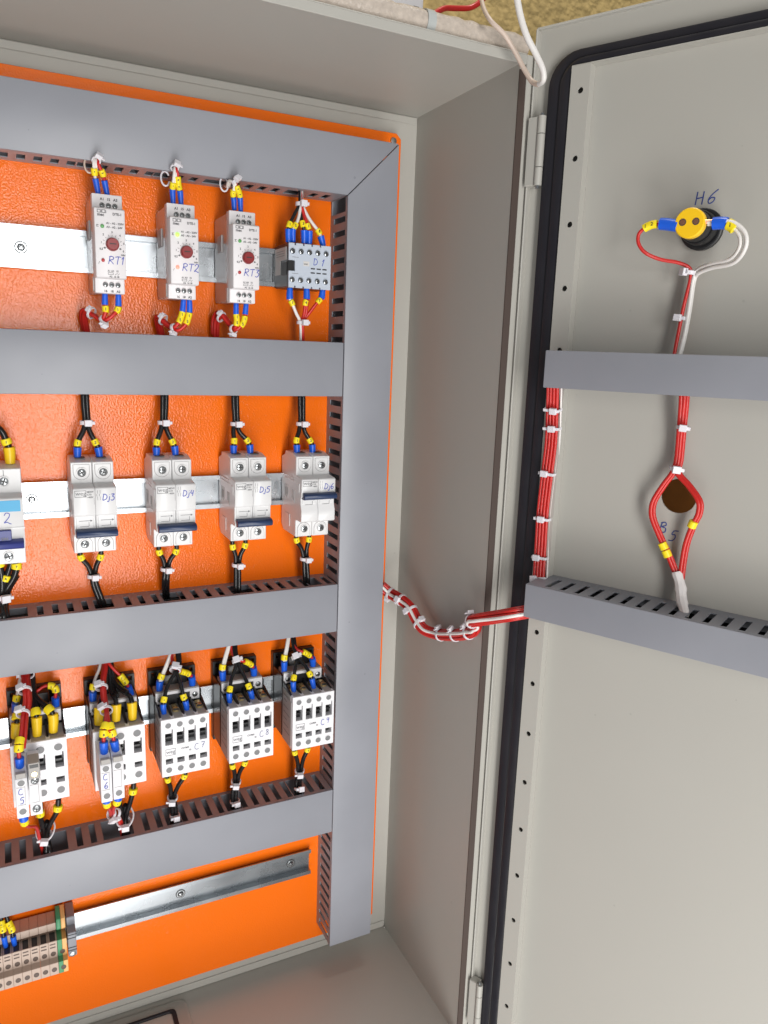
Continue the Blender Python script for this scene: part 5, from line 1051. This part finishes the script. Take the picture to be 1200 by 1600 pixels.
for zz, lab in ((-181.4, 'added black wires darkening the inside of the upper door duct'), (-372.9, 'added black wires darkening the slots of the lower door duct')):  # black wires added inside the door ducts so that the slots look dark
    o = dbun('duct_wires', lab)
    for i in range(8):
        h = 8+(i % 4)*8.0; z0 = zz-(10 if i < 4 else 19)
        pts = smooth([(x, -h+random.uniform(-2, 2), z0+random.uniform(-2.5, 2.5)) for x in range(62, 500, 36)], 4)
        B().tube(pts, 3.0, 6).obj('wire', 'black_wire', o, ang=80)

# pilot lamp
o = dthing('pilot_lamp', 'black pilot lamp body with round yellow cap and two screw holes, under the H6 mark', 'pilot lamp', s=143.6, z=-91.8)
def L2(p): return (p[0]-143.6, p[1], p[2]+91.8)
B().lathe((0, -.1, 0), (0,-1,0), [(0,0),(0,14.6),(4.4,14.6),(5.2,13.6),(5.2,11.6),(5.2,0)], 32).obj('lock_ring', 'black_plastic', o, ang=40)
B().lathe((0, -5.2, 0), (0,-1,0), [(0,0),(0,12.0),(10,12.0),(11,11.2),(11.2,0)], 28).obj('lamp_body', 'black_plastic', o, ang=40)
B().lathe((0, -16.2, 0), (0,-1,0), [(0,0),(0,10.6),(11.5,10.4),(12.3,10.0),(12.3,0)], 28).obj('socket', 'black_plastic', o, ang=40)
b = B(); cap = b.lathe((0, -28.4, 0), (0,-1,0), [(0,0),(0,10.2),(5.4,10.2),(6.2,9.5),(6.2,0)], 32).obj('cap', 'lamp_yellow', o, ang=40)
for sx in (-4.6, 4.4):
    b = B(); b.lathe((sx, -34.5, .6), (0,-1,0), [(0,0),(0,2.5),(.25,2.5),(.25,1.9),(.12,0)], 16); h = b.obj('screw_hole', 'hole_brown', cap)
    b = B(); b.lathe((sx, -34.6, .6), (0,-1,0), [(0,0),(0,1.7),(.3,1.7),(.4,0)], 12); b.obj('screw', 'copper', cap)
b = B()
for k in range(5): b.tube([(9.6, -30.5-k*.7, -.8+k*.5), (14.5, -30-k*.5, .2+k*.25)], .4, 5)
b.obj('strand', 'copper', o)

g = G['H6']
o = dbun('lamp_leads', 'red and white lamp leads with blue ferrules meeting below the pilot lamp')
p = lead(o, g['r'], 'red_wire', 1.35); sleeve(o, p, 0, arc_of(p, g['r'][1])+1, 4.2, 4.2, 'blue', 'ferrule')
s1 = arc_of(p, g['r'][2]); marker(o, p, s1-2.4, 3.0, '2'); marker(o, p, s1+2.4, 3.0, '1')
pw = lead(o, g['w1'], 'white_wire', 1.5); pw2 = lead(o, g['w2'], 'white_wire', 1.5)
sleeve(o, pw, 3.5, arc_of(pw, g['w1'][1])+1, 4.2, 4.2, 'blue', 'ferrule'); marker(o, pw, arc_of(pw, g['w1'][1])+5, 3.9, '1', 6)
tie(o, V3(g['tie'][0])+Vector((-.4,0,0)), (.1,0,1), 3.2, (-.7,-.8,0), hs=1.2, w=3.0); tie(o, g['tie2'][0], (.1,0,1), 3.4, (-.1,-1,0), hs=1.1)
g = G['B5']
o = dbun('spare_leads', 'red wires looping round the door hole, ends wrapped in white tape')
for key in ('l', 'r'):
    pp = lead(o, g[key], 'red_wire', 1.75); lead(o, [(x+1.9, y+.9, z+.3) for x, y, z in g[key]], 'red_wire', 1.7)
    if key == 'l':
        marker(o, pp, arc_of(pp, g['m1'][0]), 3.4, ' ', 5.2); marker(o, pp, arc_of(pp, g['m1b'][0]), 3.4, ' ', 5.2)
    else: marker(o, pp, arc_of(pp, g['m2'][0]), 3.4, ' ', 5.2)
tie(o, g['tie'][0], (.08,0,1), 3.8, (.3,-1,0), hs=1.15); tie(o, g['tie2'][0], (.08,0,1), 3.6, (.5,-1,0), hs=1.25, w=3)
tp = smooth(g['tape'], 4); n = len(tp)
B().tube(tp, [4.0+(.5 if i % 4 == 1 else 0)-max(0, i/n-.55)*5.5+random.uniform(-.25, .25) for i in range(n)], 9).obj('tape_wrap', 'tape_white', o, ang=25)
g = G['RB']
o = dbun('riser_bundle', 'flat red wire bundle tied between the two door ducts')
rp = smooth(g['p'], 5)
for i, (du, dv) in enumerate(((-4.2, 0), (-1.4, -.6), (1.4, -.6), (4.0, 0), (-2.8, 2.4), (0, 2.4), (2.8, 2.4))):
    B().tube([p+Vector((du, dv, 0)) for p in rp], 1.45, 7).obj('wire', 'red_wire', o, ang=80)
B().tube([p+Vector((6.2, 2.8, 0)) for p in rp], 1.0, 6).obj('wire', 'white_wire', o, ang=80)
for i, t in enumerate(g['ties']):
    q = V3(t); s = arc_of(rp, q); w = along(rp, s-1, s+1, 1); c = w[0].lerp(w[-1], .5)
    b = B(); d = (w[-1]-w[0]).normalized(); x = Vector((1,0,0)); x = (x-d*x.dot(d)).normalized(); y = d.cross(x)
    def TT(a, bb, cc): return c + x*a + y*bb + d*cc
    hx = (2.6, 1.6, -1.0, .6, -1.6, -3.4)[i]; sgn = 1 if y.y < 0 else -1
    b.box(-6.6, 7.2, sgn*-3.9*-1, sgn*3.2, -1.2, 1.2, TT); b.box(-6.6, -5.8, -4.2, 3.6, -1.2, 1.2, TT); b.box(6.4, 7.2, -4.2, 3.6, -1.2, 1.2, TT)
    b.box(hx-2.9, hx+2.9, sgn*3.1, sgn*6.0, -2.6, 2.6, TT)
    b.obj('cable_tie', 'tie', o, bev=.25)

# ------------------------------------------------------------------ things above and behind
o = thing('foam_strip', 'pinkish foam packing strip taped along the top of the cabinet', 'packing foam', (CL, -148, 58))
pts = []; 
b = B(); n = 90
P = [Vector((x, random.uniform(-.6,.6), random.uniform(-.6,.6))) for x in [i*(596.0/n) for i in range(n+1)]]
b.tube(P, [8.6+random.uniform(-.3,.3) for _ in P], 14); b.obj('foam', 'foam', o, ang=70)
b = B(); b.lathe((15.6-CL-3.5, 0, 0), (1,0,0), [(0,8.6),(0,9.4),(7,9.4),(7,8.6),(0,8.6)], 18); b.obj('tape', 'foam_tape', o)
o = bun('hanging_cable', 'white cable hanging in a loop over the top hinge corner', None, 'cable')
wp = smooth(G['WH'], 8); n = len(wp)
k = int(n*.45)
B().tube(wp[:k+1], [2.6-.5*i/k for i in range(k+1)], 10).obj('cable', 'white_wire', o, ang=80)
B().tube(wp[k:], [2.1-.5*i/(n-k) for i in range(n-k)], 10).obj('cable_tail', 'tan_cable', o, ang=80)
o = bun('loose_wire', 'short red wire behind the foam strip on top of the cabinet', None, 'cable')
B().tube(smooth(G['RD'], 6), 2.4, 8).obj('wire', 'red_wire', o, ang=80)
o = thing('junction_box', 'small white box with black print on the wall behind the foam strip', 'box', (50, 69.5, 110))
B().box(-90, 58, 0, -37.5, 0, 90).obj('housing', 'white_plastic', o, bev=1.0)
b = B(); b.box(40, 47, -37.8, -37.4, 35, 37); b.box(47, 53, -37.8, -37.4, 33.6, 38.6); b.box(0, 22, -37.8, -37.4, 42, 43.4); b.obj('print', 'ink_black', o)
o = thing('wooden_panel', 'brown wooden panel seen through the round hole in the door', 'wooden panel', (330, -215, -1400))
for k in range(6): B().box(-12, 0, -275+k*90, -186+k*90, 0, 1340).obj('board', 'wood', o, bev=1)

# ------------------------------------------------------------------ give every bundle its origin at its first wire
for o in BUN:
    ch = [c for c in o.children]
    v = ch[0].data.vertices[0].co.copy() + ch[0].location
    o.location = o.location + (o.rotation_euler.to_matrix() @ v)
    for c in ch: c.location = c.location - v
